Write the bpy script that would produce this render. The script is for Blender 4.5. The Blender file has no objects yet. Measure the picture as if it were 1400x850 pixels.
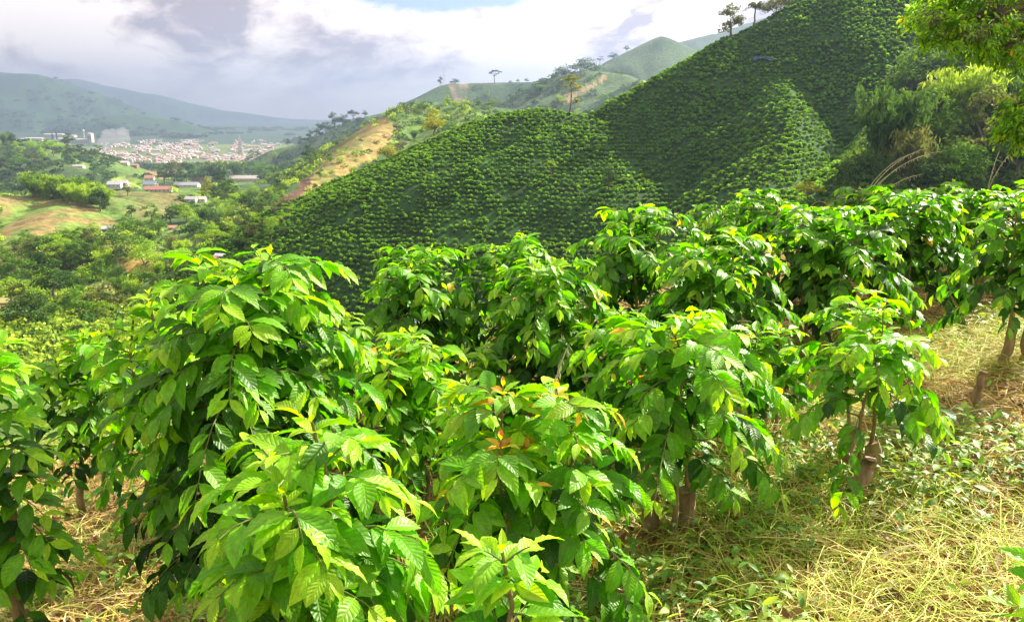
import bpy, math, random, time
import numpy as np
T0 = time.time()
random.seed(7)
R = math.radians
sc = bpy.context.scene
col = sc.collection
# ------------------------------------------------------------------ camera model (pixels of the 1400x850 photo)
F_PX = 1099.0
PITCH = math.atan(275 / F_PX)
SP, CP = math.sin(PITCH), math.cos(PITCH)

def at(u, v, Y):
    a = (u - 700) / F_PX; b = (425 - v) / F_PX
    k = Y / (b * SP + CP)
    return np.array([a * k, Y, (b * CP - SP) * k])

def proj(x, y, z):
    f = y * CP - z * SP
    up = y * SP + z * CP
    f = np.where(f < 0.01, 0.01, f)
    return 700 + F_PX * x / f, 425 - F_PX * up / f

# ------------------------------------------------------------------ noise
def _hash(ix, iy, s):
    h = (ix * 374761393 + iy * 668265263 + s * 1442695041) & 0xffffffff
    h = ((h ^ (h >> 13)) * 1274126177) & 0xffffffff
    h = h ^ (h >> 16)
    return (h & 0xffff) / 65535.0

def vnoise(x, y, s=0):
    ix = np.floor(x).astype(np.int64); iy = np.floor(y).astype(np.int64)
    fx = x - ix; fy = y - iy
    fx = fx * fx * (3 - 2 * fx); fy = fy * fy * (3 - 2 * fy)
    a = _hash(ix, iy, s); b = _hash(ix + 1, iy, s); c = _hash(ix, iy + 1, s); d = _hash(ix + 1, iy + 1, s)
    return (a * (1 - fx) + b * fx) * (1 - fy) + (c * (1 - fx) + d * fx) * fy

def fbm(x, y, s=0, o=4):
    r = 0; a = .5; t = 0
    for i in range(o):
        r = r + a * vnoise(x * 2 ** i + 13.7 * i, y * 2 ** i - 7.1 * i, s + i); t += a; a *= .5
    return r / t

# ------------------------------------------------------------------ terrain
# ridges: points (u, v, distance), slope, crest rounding, gully noise wavelength
RIDGES = [
 # the coffee hill: long crest from the valley to the top
 ([(150,500,380),(200,464,382),(260,415,385),(300,375,386),(330,353,385),(400,306,384),(480,257,381),(560,214,374),(620,184,368),(660,167,363),(700,155,358),(740,151,353),(790,160,346),(812,163,341)], .46, 8, 45, .18),
 ([(812,163,341),(860,131,350),(940,87,356),(1000,52,362),(1060,25,366),(1100,2,368),(1160,-14,366),(1260,-10,360),(1350,0,380),(1500,0,400)], .70, 5, 45, .22),
 # the nearer spur
 ([(280,470,300),(330,418,298),(380,374,296),(415,346,295),(480,301,295),(540,271,296),(600,243,300),(660,219,308),(740,191,321),(812,166,335)], .80, 5, 45, .14),
 # small spur down the main face
 ([(1030,44,364),(1072,110,318),(1085,180,268),(1070,240,228),(1030,300,192),(980,340,160)], .75, 4, 45, .2),
 # wooded spur on the right
 ([(1090,300,165),(1150,258,180),(1240,195,205),(1320,140,225),(1410,85,245),(1600,30,260)], .62, 6, 40, .2),
 # brown faced ridge
 ([(235,372,440),(265,346,470),(300,321,500),(340,300,540),(395,257,620),(430,240,660),(480,206,740),(520,178,830),(560,145,930),(620,142,960),(700,149,980),(780,165,940)], .55, 12, 160, .3),
 ([(560,150,930),(500,205,800),(470,250,700),(450,290,620),(420,330,540)], .5, 10, 120, .3),
 ([(640,150,900),(620,190,760),(590,240,640)], .5, 10, 120, .3),
 # skyline ridge with trees
 ([(300,236,2574),(345,221,2541),(380,203,2442),(440,190,2392),(470,176,2392),(500,160,2392),(540,150,2442),(580,133,2541),(610,115,2673),(640,113,2722),(700,113,2739),(740,109,2706),(770,102,2640),(830,95,2805)], .5, 18, 260, .3),
 ([(380,240,1400),(430,215,1700),(480,190,2000),(530,160,2300)], .45, 15, 200, .3),
 # hills to the right of it
 ([(680,160,2006),(730,137,1904),(765,103,1819),(800,96,1802),(850,101,1802),(895,150,1700)], .5, 15, 150, .3),
 ([(800,100,2850),(860,82,2850),(880,66,2850),(905,49,2850),(930,60,2850),(965,92,2698),(1010,140,2508)], .5, 14, 220, .3),
 ([(860,74,4600),(930,56,4600),(975,47,4600),(1060,20,4800),(1250,-10,5000)], .45, 30, 300, .3),
 ([(820,160,1494),(850,128,1566),(876,109,1620),(905,122,1584),(960,150,1476)], .5, 6, 100, .25),
 # blue green hill at the left
 ([(-200,170,2200),(-60,186,2000),(0,192,1900),(60,194,1850),(110,207,1750),(145,229,1650),(195,243,1500),(250,250,1400)], .36, 20, 260, .35),
 ([(60,200,1800),(90,225,1500),(150,245,1300)], .4, 14, 200, .3),
 # knolls of the valley side
 ([(-140,262,620),(-40,270,620),(40,268,660),(110,265,680),(150,276,670)], .34, 22, 120, .2),
 ([(90,268,670),(70,290,600),(40,320,540)], .32, 12, 90, .2),
 ([(150,262,800),(230,262,820),(290,256,860),(350,252,900)], .22, 30, 120, .2),
 ([(20,352,430),(70,343,440),(120,330,450),(150,323,455),(190,348,430),(222,372,405)], .38, 10, 70, .2),
 ([(-60,418,290),(0,412,295),(80,412,300),(150,396,320),(200,391,330),(280,386,340)], .36, 9, 60, .2),
 # mountains far behind the town
 ([(-400,80,9500),(-100,88,9000),(0,99,8600),(40,101,8600),(80,113,8600),(110,131,8800),(150,150,9000),(220,168,9200)], .36, 120, 1300, .5),
 ([(-60,140,7400),(30,150,7400),(90,162,7400)], .33, 80, 900, .45),
 ([(95,176,7000),(135,163,7000),(165,157,7000),(230,163,7200),(282,184,7600)], .3, 60, 900, .4),
 ([(-500,100,14000),(100,108,14000),(200,128,14000),(300,150,14000),(400,163,14000),(520,165,14000),(700,160,14000)], .3, 200, 2500, .3),
]
RD = [([at(*p) for p in pts], s, c, L, na) for pts, s, c, L, na in RIDGES]
BY = np.array([-400, 0, 120, 230, 310, 420, 560, 780, 1300, 2200, 2900, 8000, 30000.])
BZ = np.array([-60, -60, -62, -68, -76, -84, -88, -92, -126, -176, -200, -200, -200.])

def near_ground(x, y):
    zx = np.where(x > 0, .055 * np.minimum(x, 40), .17 * np.maximum(x, -60))
    edge = np.interp(x, [-3, -1, 1, 3, 6], [6.0, 6.6, 8.2, 10.8, 12])
    d = y - edge
    fall = .66 * np.where(d > 0, np.sqrt(d * d + 4) - 2, 0)
    rise = np.where(y < 0, -.12 * y, 0)
    left = np.where(x < -5, .35 * (-5 - x), 0)
    return -2.18 + zx - fall + rise - left * .6

def terrain(x, y):
    x = np.asarray(x, float); y = np.asarray(y, float)
    rr = np.hypot(x, y)
    z = np.interp(y, BY, BZ) + (fbm(x / 90, y / 90, 3) - .5) * np.interp(rr, [0, 200, 900, 2300, 2900, 9000], [0, 16, 34, 20, 2, 4])
    back = np.where(y < 0, 1, 0)
    n1 = np.maximum(z, near_ground(x, y))
    n1 = n1 + np.where(rr < 40, (fbm(x * 1.3, y * 1.3, 9, 3) - .5) * .10, 0)
    z = n1
    for pts, s, c, L, na in RD:
        P = np.array(pts)
        reach = (max(P[:, 2].max(), -60) + 300) / s
        x0, x1, y0, y1 = P[:, 0].min() - reach, P[:, 0].max() + reach, P[:, 1].min() - reach, P[:, 1].max() + reach
        m = (x > x0) & (x < x1) & (y > y0) & (y < y1)
        if not m.any(): continue
        xm = x[m]; ym = y[m]
        best = np.full(xm.shape, -1e9); 
        sn = s * (1 + na * 2 * (fbm(xm / L, ym / L, 21, 4) - .5))
        for A, B in zip(P[:-1], P[1:]):
            dx, dy = B[0] - A[0], B[1] - A[1]
            t = np.clip(((xm - A[0]) * dx + (ym - A[1]) * dy) / (dx * dx + dy * dy), 0, 1)
            d = np.hypot(xm - (A[0] + t * dx), ym - (A[1] + t * dy))
            best = np.maximum(best, A[2] + t * (B[2] - A[2]) - sn * (np.sqrt(d * d + c * c) - c))
        zz = z[m]
        z[m] = np.maximum(zz, best)
    return z

def planted(x, y, z):
    return (y > 140) & (y < 400) & (x > -152 + (385 - y) * .25) & (z > -84)

def tz(x, y): return float(terrain(np.array([x]), np.array([y]))[0])

MARCH = np.concatenate([np.geomspace(60, 1500, 900), np.geomspace(1510, 15000, 500)])
def hit(u, v, ymin=60):
    """first terrain point the photo shows at that pixel"""
    a = (u - 700) / F_PX; b = (425 - v) / F_PX
    k = MARCH / (b * SP + CP)
    t = terrain(a * k, MARCH)
    m = (t >= (b * CP - SP) * k) & (MARCH >= ymin)
    if not m.any(): return None
    i = int(np.argmax(m))
    return np.array([a * k[i], MARCH[i], t[i]])

def on(u, Y):
    """terrain point straight ahead of picture column u at distance Y"""
    x = (u - 700) / F_PX * Y
    for _ in range(3):
        z = tz(x, Y); f = Y * CP - z * SP; x = (u - 700) / F_PX * f
    return np.array([x, Y, z])

# ------------------------------------------------------------------ object helpers
def mesh_np(name, V, Fq, mat=None, parent=None, colr=None, luv=None, smooth=True, link=True):
    me = bpy.data.meshes.new(name)
    V = np.asarray(V, np.float32); Fq = np.asarray(Fq, np.int32)
    me.vertices.add(len(V)); me.vertices.foreach_set("co", V.ravel())
    k = Fq.shape[1]
    me.loops.add(Fq.size); me.loops.foreach_set("vertex_index", Fq.ravel())
    me.polygons.add(len(Fq)); me.polygons.foreach_set("loop_start", np.arange(0, Fq.size, k, dtype=np.int32))
    me.update(calc_edges=True)
    me.polygons.foreach_set("use_smooth", np.full(len(Fq), smooth))
    if colr is not None:
        at_ = me.attributes.new("Col", 'FLOAT_COLOR', 'POINT')
        c4 = np.ones((len(V), 4), np.float32); c4[:, :3] = colr
        at_.data.foreach_set("color", c4.ravel())
    if luv is not None:
        a2 = me.attributes.new("luv", 'FLOAT_VECTOR', 'POINT')
        l3 = np.zeros((len(V), 3), np.float32); l3[:, :luv.shape[1]] = luv
        a2.data.foreach_set("vector", l3.ravel())
    if mat: me.materials.append(mat)
    o = bpy.data.objects.new(name, me)
    if link: col.objects.link(o)
    if parent is not None: o.parent = parent
    return o

def tag(o, label=None, cat=None, group=None, kind=None):
    if label: o["label"] = label
    if cat: o["category"] = cat
    if group: o["group"] = group
    if kind: o["kind"] = kind
    return o

def empty(name, loc, label, cat, group=None, rz=0, s=1):
    e = bpy.data.objects.new(name, None); col.objects.link(e)
    e.location = [float(q) for q in loc]; e.rotation_euler = (0, 0, rz); e.scale = (s, s, s) if not isinstance(s, tuple) else s
    e.empty_display_size = .2
    return tag(e, label, cat, group)

def copy_tree(src, loc, rz, s, label, group=None):
    r = src.copy(); col.objects.link(r)
    r.location = [float(q) for q in loc]; r.rotation_euler = (0, 0, rz); r.scale = s if isinstance(s, tuple) else (s, s, s)
    r["label"] = label
    if group: r["group"] = group
    elif "group" in r.keys(): del r["group"]
    for ch in [o for o in src.children]:
        c = ch.copy(); col.objects.link(c); c.parent = r
        for g in ch.children:
            d = g.copy(); col.objects.link(d); d.parent = c
    return r

class MB:
    """collects boxes, tubes and faces into one mesh"""
    def __init__(s): s.v = []; s.f = []; s.n = 0
    def add(s, V, Fq):
        s.v.append(np.asarray(V, float)); s.f += [tuple(i + s.n for i in q) for q in Fq]; s.n += len(V)
    def box(s, c, d, rz=0, taper=1.0):
        x, y, z = d[0] / 2, d[1] / 2, d[2] / 2
        V = np.array([(-x, -y, -z), (x, -y, -z), (x, y, -z), (-x, y, -z), (-x * taper, -y * taper, z), (x * taper, -y * taper, z), (x * taper, y * taper, z), (-x * taper, y * taper, z)])
        cs, sn = math.cos(rz), math.sin(rz)
        V = V @ np.array([[cs, sn, 0], [-sn, cs, 0], [0, 0, 1]]) + np.array(c)
        s.add(V, [(0, 3, 2, 1), (4, 5, 6, 7), (0, 1, 5, 4), (1, 2, 6, 5), (2, 3, 7, 6), (3, 0, 4, 7)])
    def tube(s, pts, rad, n=7, wob=0, rng=None):
        pts = np.asarray(pts, float); m = len(pts)
        rad = np.broadcast_to(np.asarray(rad, float), (m,))
        tan = np.gradient(pts, axis=0); tan /= np.linalg.norm(tan, axis=1)[:, None] + 1e-9
        ref = np.array([1., 0, 0]) if abs(tan[0][2]) > .7 else np.array([0, 0, 1.])
        a = np.cross(tan, ref); a /= np.linalg.norm(a, axis=1)[:, None] + 1e-9
        b = np.cross(tan, a)
        th = np.arange(n) * 2 * math.pi / n
        rr = rad[:, None] * (1 + (rng.uniform(-wob, wob, (m, n)) if wob else 0))
        V = pts[:, None] + rr[..., None] * (a[:, None] * np.cos(th)[None, :, None] + b[:, None] * np.sin(th)[None, :, None])
        Fq = []
        for i in range(m - 1):
            for j in range(n):
                k = (j + 1) % n
                Fq.append((i * n + j, (i + 1) * n + j, (i + 1) * n + k, i * n + k))
        s.add(V.reshape(-1, 3), Fq)
        s.f.append(tuple(s.n - n + j for j in range(n))); s.f.append(tuple(s.n - m * n + n - 1 - j for j in range(n)))
    def build(s, name, mat, parent=None, smooth=False, link=True):
        me = bpy.data.meshes.new(name)
        me.from_pydata(np.concatenate(s.v).tolist(), [], s.f)
        me.materials.append(mat)
        if smooth: me.polygons.foreach_set("use_smooth", np.ones(len(me.polygons), bool))
        o = bpy.data.objects.new(name, me)
        if link: col.objects.link(o)
        if parent is not None: o.parent = parent
        return o

# ------------------------------------------------------------------ materials
def newmat(name):
    m = bpy.data.materials.new(name); m.use_nodes = True
    nt = m.node_tree; nt.nodes.clear()
    out = nt.nodes.new("ShaderNodeOutputMaterial")
    return m, nt, out
def N(nt, t, **kw):
    n = nt.nodes.new(t)
    for k, v in kw.items():
        if k.startswith("_"): setattr(n, k[1:], v)
        else: n.inputs[k.replace("__", " ")].default_value = v
    return n
def math_n(nt, op, a, b=None, c=None):
    n = nt.nodes.new("ShaderNodeMath"); n.operation = op
    for i, x in enumerate((a, b, c)):
        if x is None: continue
        if isinstance(x, (int, float)): n.inputs[i].default_value = x
        else: nt.links.new(x, n.inputs[i])
    return n.outputs[0]
def mixc(nt, fac, a, b, mode='MIX'):
    n = nt.nodes.new("ShaderNodeMix"); n.data_type = 'RGBA'; n.blend_type = mode
    for s, x in ((0, fac), (6, a), (7, b)):
        if isinstance(x, (int, float)): n.inputs[s].default_value = x
        elif isinstance(x, tuple): n.inputs[s].default_value = (*x[:3], 1)
        else: nt.links.new(x, n.inputs[s])
    return n.outputs[2]

def leaf_material(name, trans=.45, trans_gain=(1.9, 1.75, .9), rough=.42, veins=True, vary=0.0, spec=.5, gam=1.0):
    m, nt, out = newmat(name); L = nt.links.new
    a = N(nt, "ShaderNodeAttribute", _attribute_name="Col")
    c = a.outputs["Color"]
    if vary:
        oi = N(nt, "ShaderNodeObjectInfo")
        f = math_n(nt, 'MULTIPLY_ADD', oi.outputs["Random"], vary * 2, 1 - vary)
        cm = nt.nodes.new("ShaderNodeVectorMath"); cm.operation = 'SCALE'; L(c, cm.inputs[0]); L(f, cm.inputs[3]); c = cm.outputs[0]
    p = N(nt, "ShaderNodeBsdfPrincipled", Roughness=rough); p.inputs["Specular IOR Level"].default_value = spec
    t = N(nt, "ShaderNodeBsdfTranslucent")
    if veins:
        uv = N(nt, "ShaderNodeAttribute", _attribute_name="luv")
        sx = N(nt, "ShaderNodeSeparateXYZ"); L(uv.outputs["Vector"], sx.inputs[0])
        U, W, S = sx.outputs[0], sx.outputs[1], sx.outputs[2]
        aw = math_n(nt, 'ABSOLUTE', W)
        # side veins run forward towards the margin
        ph = math_n(nt, 'SUBTRACT', math_n(nt, 'MULTIPLY', U, 9.0), math_n(nt, 'MULTIPLY', math_n(nt, 'POWER', aw, .85), 1.9))
        fr = math_n(nt, 'ABSOLUTE', math_n(nt, 'SUBTRACT', math_n(nt, 'FRACT', ph), .5))      # .5 at vein, 0 between
        ridge = math_n(nt, 'POWER', math_n(nt, 'MULTIPLY', fr, 2.0), 2.0)
        vein = math_n(nt, 'SMOOTH_MIN', math_n(nt, 'MAXIMUM', math_n(nt, 'MULTIPLY', math_n(nt, 'POWER', math_n(nt, 'MULTIPLY', fr, 2.0), 14.0), math_n(nt, 'SUBTRACT', 1.0, aw)),
                     math_n(nt, 'SUBTRACT', 1.0, math_n(nt, 'MULTIPLY', aw, 14.0))), 1.0, .1)
        vein = math_n(nt, 'MAXIMUM', vein, 0.0)
        c = mixc(nt, math_n(nt, 'MULTIPLY', vein, .20), c, (.30, .46, .08))
        nz = N(nt, "ShaderNodeTexNoise", Scale=9.0, Detail=3.0); L(uv.outputs["Vector"], nz.inputs["Vector"])
        c = mixc(nt, .35, c, mixc(nt, nz.outputs["Fac"], (.45, .5, .4), (1.4, 1.35, 1.2)), 'MULTIPLY') if False else c
        # mottling that differs from leaf to leaf, a few dead brown spots
        cv = N(nt, "ShaderNodeCombineXYZ"); L(math_n(nt, 'MULTIPLY', U, 2.2), cv.inputs[0]); L(W, cv.inputs[1]); L(math_n(nt, 'MULTIPLY', S, 9.0), cv.inputs[2])
        mz = N(nt, "ShaderNodeTexNoise", Scale=1.6, Detail=4.0, Roughness=.6); L(cv.outputs[0], mz.inputs["Vector"])
        f_ = math_n(nt, 'MULTIPLY_ADD', mz.outputs["Fac"], 1.1, .45)
        sc_n = nt.nodes.new("ShaderNodeVectorMath"); sc_n.operation = 'SCALE'; L(c, sc_n.inputs[0]); L(f_, sc_n.inputs[3]); c = sc_n.outputs[0]
        sz = N(nt, "ShaderNodeTexNoise", Scale=5.0, Detail=2.0); L(cv.outputs[0], sz.inputs["Vector"])
        sp_m = N(nt, "ShaderNodeMapRange"); sp_m.inputs["From Min"].default_value = .71; sp_m.inputs["From Max"].default_value = .75; L(sz.outputs["Fac"], sp_m.inputs["Value"])
        c = mixc(nt, sp_m.outputs[0], c, (.20, .11, .03))
        bm = N(nt, "ShaderNodeBump", Strength=.42, Distance=.0035)
        h = math_n(nt, 'SUBTRACT', 1.0, math_n(nt, 'MAXIMUM', ridge, math_n(nt, 'SUBTRACT', 1.0, math_n(nt, 'MULTIPLY', aw, 6.0))))
        L(h, bm.inputs["Height"]); L(bm.outputs[0], p.inputs["Normal"]); L(bm.outputs[0], t.inputs["Normal"])
        p.inputs["Coat Weight"].default_value = .05; p.inputs["Coat Roughness"].default_value = .25
    L(c, p.inputs["Base Color"])
    gm = N(nt, "ShaderNodeGamma", Gamma=gam); L(c, gm.inputs[0])
    g = mixc(nt, 1.0, gm.outputs[0], trans_gain, 'MULTIPLY'); L(g, t.inputs["Color"])
    mx = N(nt, "ShaderNodeMixShader"); mx.inputs[0].default_value = trans
    L(p.outputs[0], mx.inputs[1]); L(t.outputs[0], mx.inputs[2]); L(mx.outputs[0], out.inputs[0])
    return m

def bark_material(name, c1, c2, scale=18, bump=.02, rough=.9):
    m, nt, out = newmat(name); L = nt.links.new
    tc = N(nt, "ShaderNodeTexCoord")
    mp = N(nt, "ShaderNodeMapping"); mp.inputs["Scale"].default_value = (1, 1, .28); L(tc.outputs["Object"], mp.inputs[0])
    nz = N(nt, "ShaderNodeTexNoise", Scale=scale, Detail=6.0, Roughness=.65); L(mp.outputs[0], nz.inputs["Vector"])
    n2 = N(nt, "ShaderNodeTexNoise", Scale=scale * .3, Detail=3.0); L(tc.outputs["Object"], n2.inputs["Vector"])
    rp = N(nt, "ShaderNodeValToRGB"); rp.color_ramp.elements[0].position = .35; rp.color_ramp.elements[1].position = .65
    rp.color_ramp.elements[0].color = (*c1, 1); rp.color_ramp.elements[1].color = (*c2, 1); L(nz.outputs["Fac"], rp.inputs[0])
    c = mixc(nt, math_n(nt, 'MULTIPLY', n2.outputs["Fac"], .6), rp.outputs[0], tuple(.5 * (a + b) * .8 for a, b in zip(c1, c2)))
    p = N(nt, "ShaderNodeBsdfPrincipled", Roughness=rough); L(c, p.inputs["Base Color"])
    b = N(nt, "ShaderNodeBump", Strength=.9, Distance=bump); L(nz.outputs["Fac"], b.inputs["Height"]); L(b.outputs[0], p.inputs["Normal"])
    L(p.outputs[0], out.inputs[0]); return m

def plain(name, c, rough=.8, ns=.3, var=.25, metal=0):
    m, nt, out = newmat(name); L = nt.links.new
    tc = N(nt, "ShaderNodeTexCoord")
    nz = N(nt, "ShaderNodeTexNoise", Scale=ns, Detail=5.0, Roughness=.6); L(tc.outputs["Object"], nz.inputs["Vector"])
    cc = mixc(nt, nz.outputs["Fac"], tuple(q * (1 - var) for q in c), tuple(min(1, q * (1 + var)) for q in c))
    p = N(nt, "ShaderNodeBsdfPrincipled", Roughness=rough, Metallic=metal); L(cc, p.inputs["Base Color"]); L(p.outputs[0], out.inputs[0]); return m

M_LEAF = leaf_material("coffee_leaf", trans=.46, trans_gain=(4.6, 3.1, .6), gam=1.7, rough=.42, spec=.4)
M_TREELEAF = leaf_material("tree_leaf", trans=.45, trans_gain=(2.2, 1.8, .7), rough=.5, veins=False)
M_FAR = leaf_material("far_foliage", trans=.30, trans_gain=(1.5, 1.4, .9), rough=.75, veins=False, vary=.16, spec=.2)
M_HILL = leaf_material("hill_coffee_leaf", trans=.5, trans_gain=(2.0, 1.7, .6), rough=.6, veins=False, vary=.12, spec=.2)
M_BLADE = leaf_material("grass_blade", trans=.3, trans_gain=(1.3, 1.3, .9), rough=.6, veins=False, spec=.3)
M_BARK = bark_material("coffee_bark", (.15, .095, .045), (.50, .37, .20))
M_TWIG = bark_material("green_twig", (.10, .14, .03), (.22, .2, .08), 30, .004)
M_TRUNK = bark_material("tree_bark", (.09, .07, .05), (.30, .25, .19), 3, .05)

# terrain material
def ground_material():
    m, nt, out = newmat("ground"); L = nt.links.new
    a = N(nt, "ShaderNodeAttribute", _attribute_name="Col")
    g = N(nt, "ShaderNodeNewGeometry")
    cam_d = nt.nodes.new("ShaderNodeVectorMath"); cam_d.operation = 'LENGTH'; L(g.outputs["Position"], cam_d.inputs[0])
    n1 = N(nt, "ShaderNodeTexNoise", Scale=9.0, Detail=8.0, Roughness=.7); L(g.outputs["Position"], n1.inputs["Vector"])
    n2 = N(nt, "ShaderNodeTexNoise", Scale=.12, Detail=10.0, Roughness=.72); L(g.outputs["Position"], n2.inputs["Vector"])
    nearf = math_n(nt, 'SUBTRACT', 1.0, math_n(nt, 'MINIMUM', math_n(nt, 'DIVIDE', cam_d.outputs["Value"], 40.0), 1.0))
    rp = N(nt, "ShaderNodeValToRGB"); rp.color_ramp.elements[0].position = .38; rp.color_ramp.elements[1].position = .64
    rp.color_ramp.elements[0].color = (.34, .36, .30, 1); rp.color_ramp.elements[1].color = (1.5, 1.45, 1.25, 1); L(n2.outputs["Fac"], rp.inputs[0])
    far = mixc(nt, .75, a.outputs["Color"], rp.outputs[0], 'MULTIPLY')
    r2 = N(nt, "ShaderNodeValToRGB"); r2.color_ramp.elements[0].position = .35; r2.color_ramp.elements[1].position = .68
    r2.color_ramp.elements[0].color = (.5, .42, .4, 1); r2.color_ramp.elements[1].color = (1.5, 1.4, 1.2, 1); L(n1.outputs["Fac"], r2.inputs[0])
    near = mixc(nt, .9, a.outputs["Color"], r2.outputs[0], 'MULTIPLY')
    c = mixc(nt, nearf, far, near)
    p = N(nt, "ShaderNodeBsdfPrincipled", Roughness=.95); p.inputs["Specular IOR Level"].default_value = .15
    L(c, p.inputs["Base Color"])
    b = N(nt, "ShaderNodeBump", Strength=.8, Distance=.03); L(n1.outputs["Fac"], b.inputs["Height"])
    b2 = N(nt, "ShaderNodeBump", Strength=.6, Distance=2.5); L(n2.outputs["Fac"], b2.inputs["Height"]); L(b.outputs[0], b2.inputs["Normal"])
    L(b2.outputs[0], p.inputs["Normal"]); L(p.outputs[0], out.inputs[0]); return m
M_GROUND = ground_material()

# ------------------------------------------------------------------ the ground sheet
def in_poly(u, v, poly):
    r = np.zeros(u.shape, bool); n = len(poly)
    for i in range(n):
        x0, y0 = poly[i]; x1, y1 = poly[(i + 1) % n]
        if y0 == y1: continue
        c = ((y0 > v) != (y1 > v)) & (u < (x1 - x0) * (v - y0) / (y1 - y0) + x0)
        r ^= c
    return r

FIELDS = [  # outline of each field as the photo shows it, distance range, colour, second colour
 ([(0,272),(60,263),(120,262),(135,283),(165,310),(120,318),(60,330),(0,345)], 400, 760, (.24,.19,.08), (.15,.24,.05)),
 ([(-80,255),(30,255),(55,268),(0,285),(-80,290)], 400, 900, (.18,.25,.05), (.22,.18,.08)),
 ([(150,255),(200,262),(245,263),(255,285),(230,300),(170,298),(148,275)], 500, 1000, (.13,.22,.05), (.18,.17,.07)),
 ([(140,325),(175,322),(222,372),(200,385),(160,360)], 350, 520, (.40,.27,.08), (.26,.28,.06)),
 ([(0,340),(45,338),(60,360),(0,372)], 350, 520, (.22,.13,.09), (.16,.16,.05)),
 ([(100,393),(175,385),(180,398),(110,404)], 250, 400, (.36,.34,.13), (.26,.3,.07)),
 ([(-20,408),(45,405),(40,420),(-20,424)], 250, 400, (.34,.26,.13), (.2,.24,.06)),
 ([(160,238),(210,250),(205,258),(150,252)], 900, 1700, (.26,.40,.05), (.22,.30,.06)),
 ([(200,224),(232,222),(228,246),(200,240)], 900, 2600, (.26,.17,.10), (.2,.16,.08)),
 ([(405,300),(418,262),(440,218),(480,178),(525,158),(545,175),(515,215),(480,235),(488,262),(440,300)], 450, 1100, (.33,.25,.09), (.20,.20,.06)),
 ([(300,335),(350,300),(400,258),(432,232),(418,262),(400,305),(370,330)], 420, 900, (.10,.055,.04), (.12,.08,.045)),  # dark bare soil, deepened further to paint in the ridge's own shadow
 ([(275,350),(330,318),(350,325),(340,355),(300,370)], 380, 800, (.24,.14,.08), (.22,.2,.07)),
 ([(612,112),(636,112),(642,140),(618,142)], 2000, 3200, (.24,.19,.13), (.08,.11,.05)),
 ([(860,140),(878,108),(905,120),(930,140),(900,160)], 1200, 1750, (.30,.34,.08), (.26,.28,.07)),
 ([(770,135),(800,118),(830,100),(835,103),(800,128),(775,142)], 1500, 2100, (.40,.28,.15), (.3,.25,.12)),
]

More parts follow.
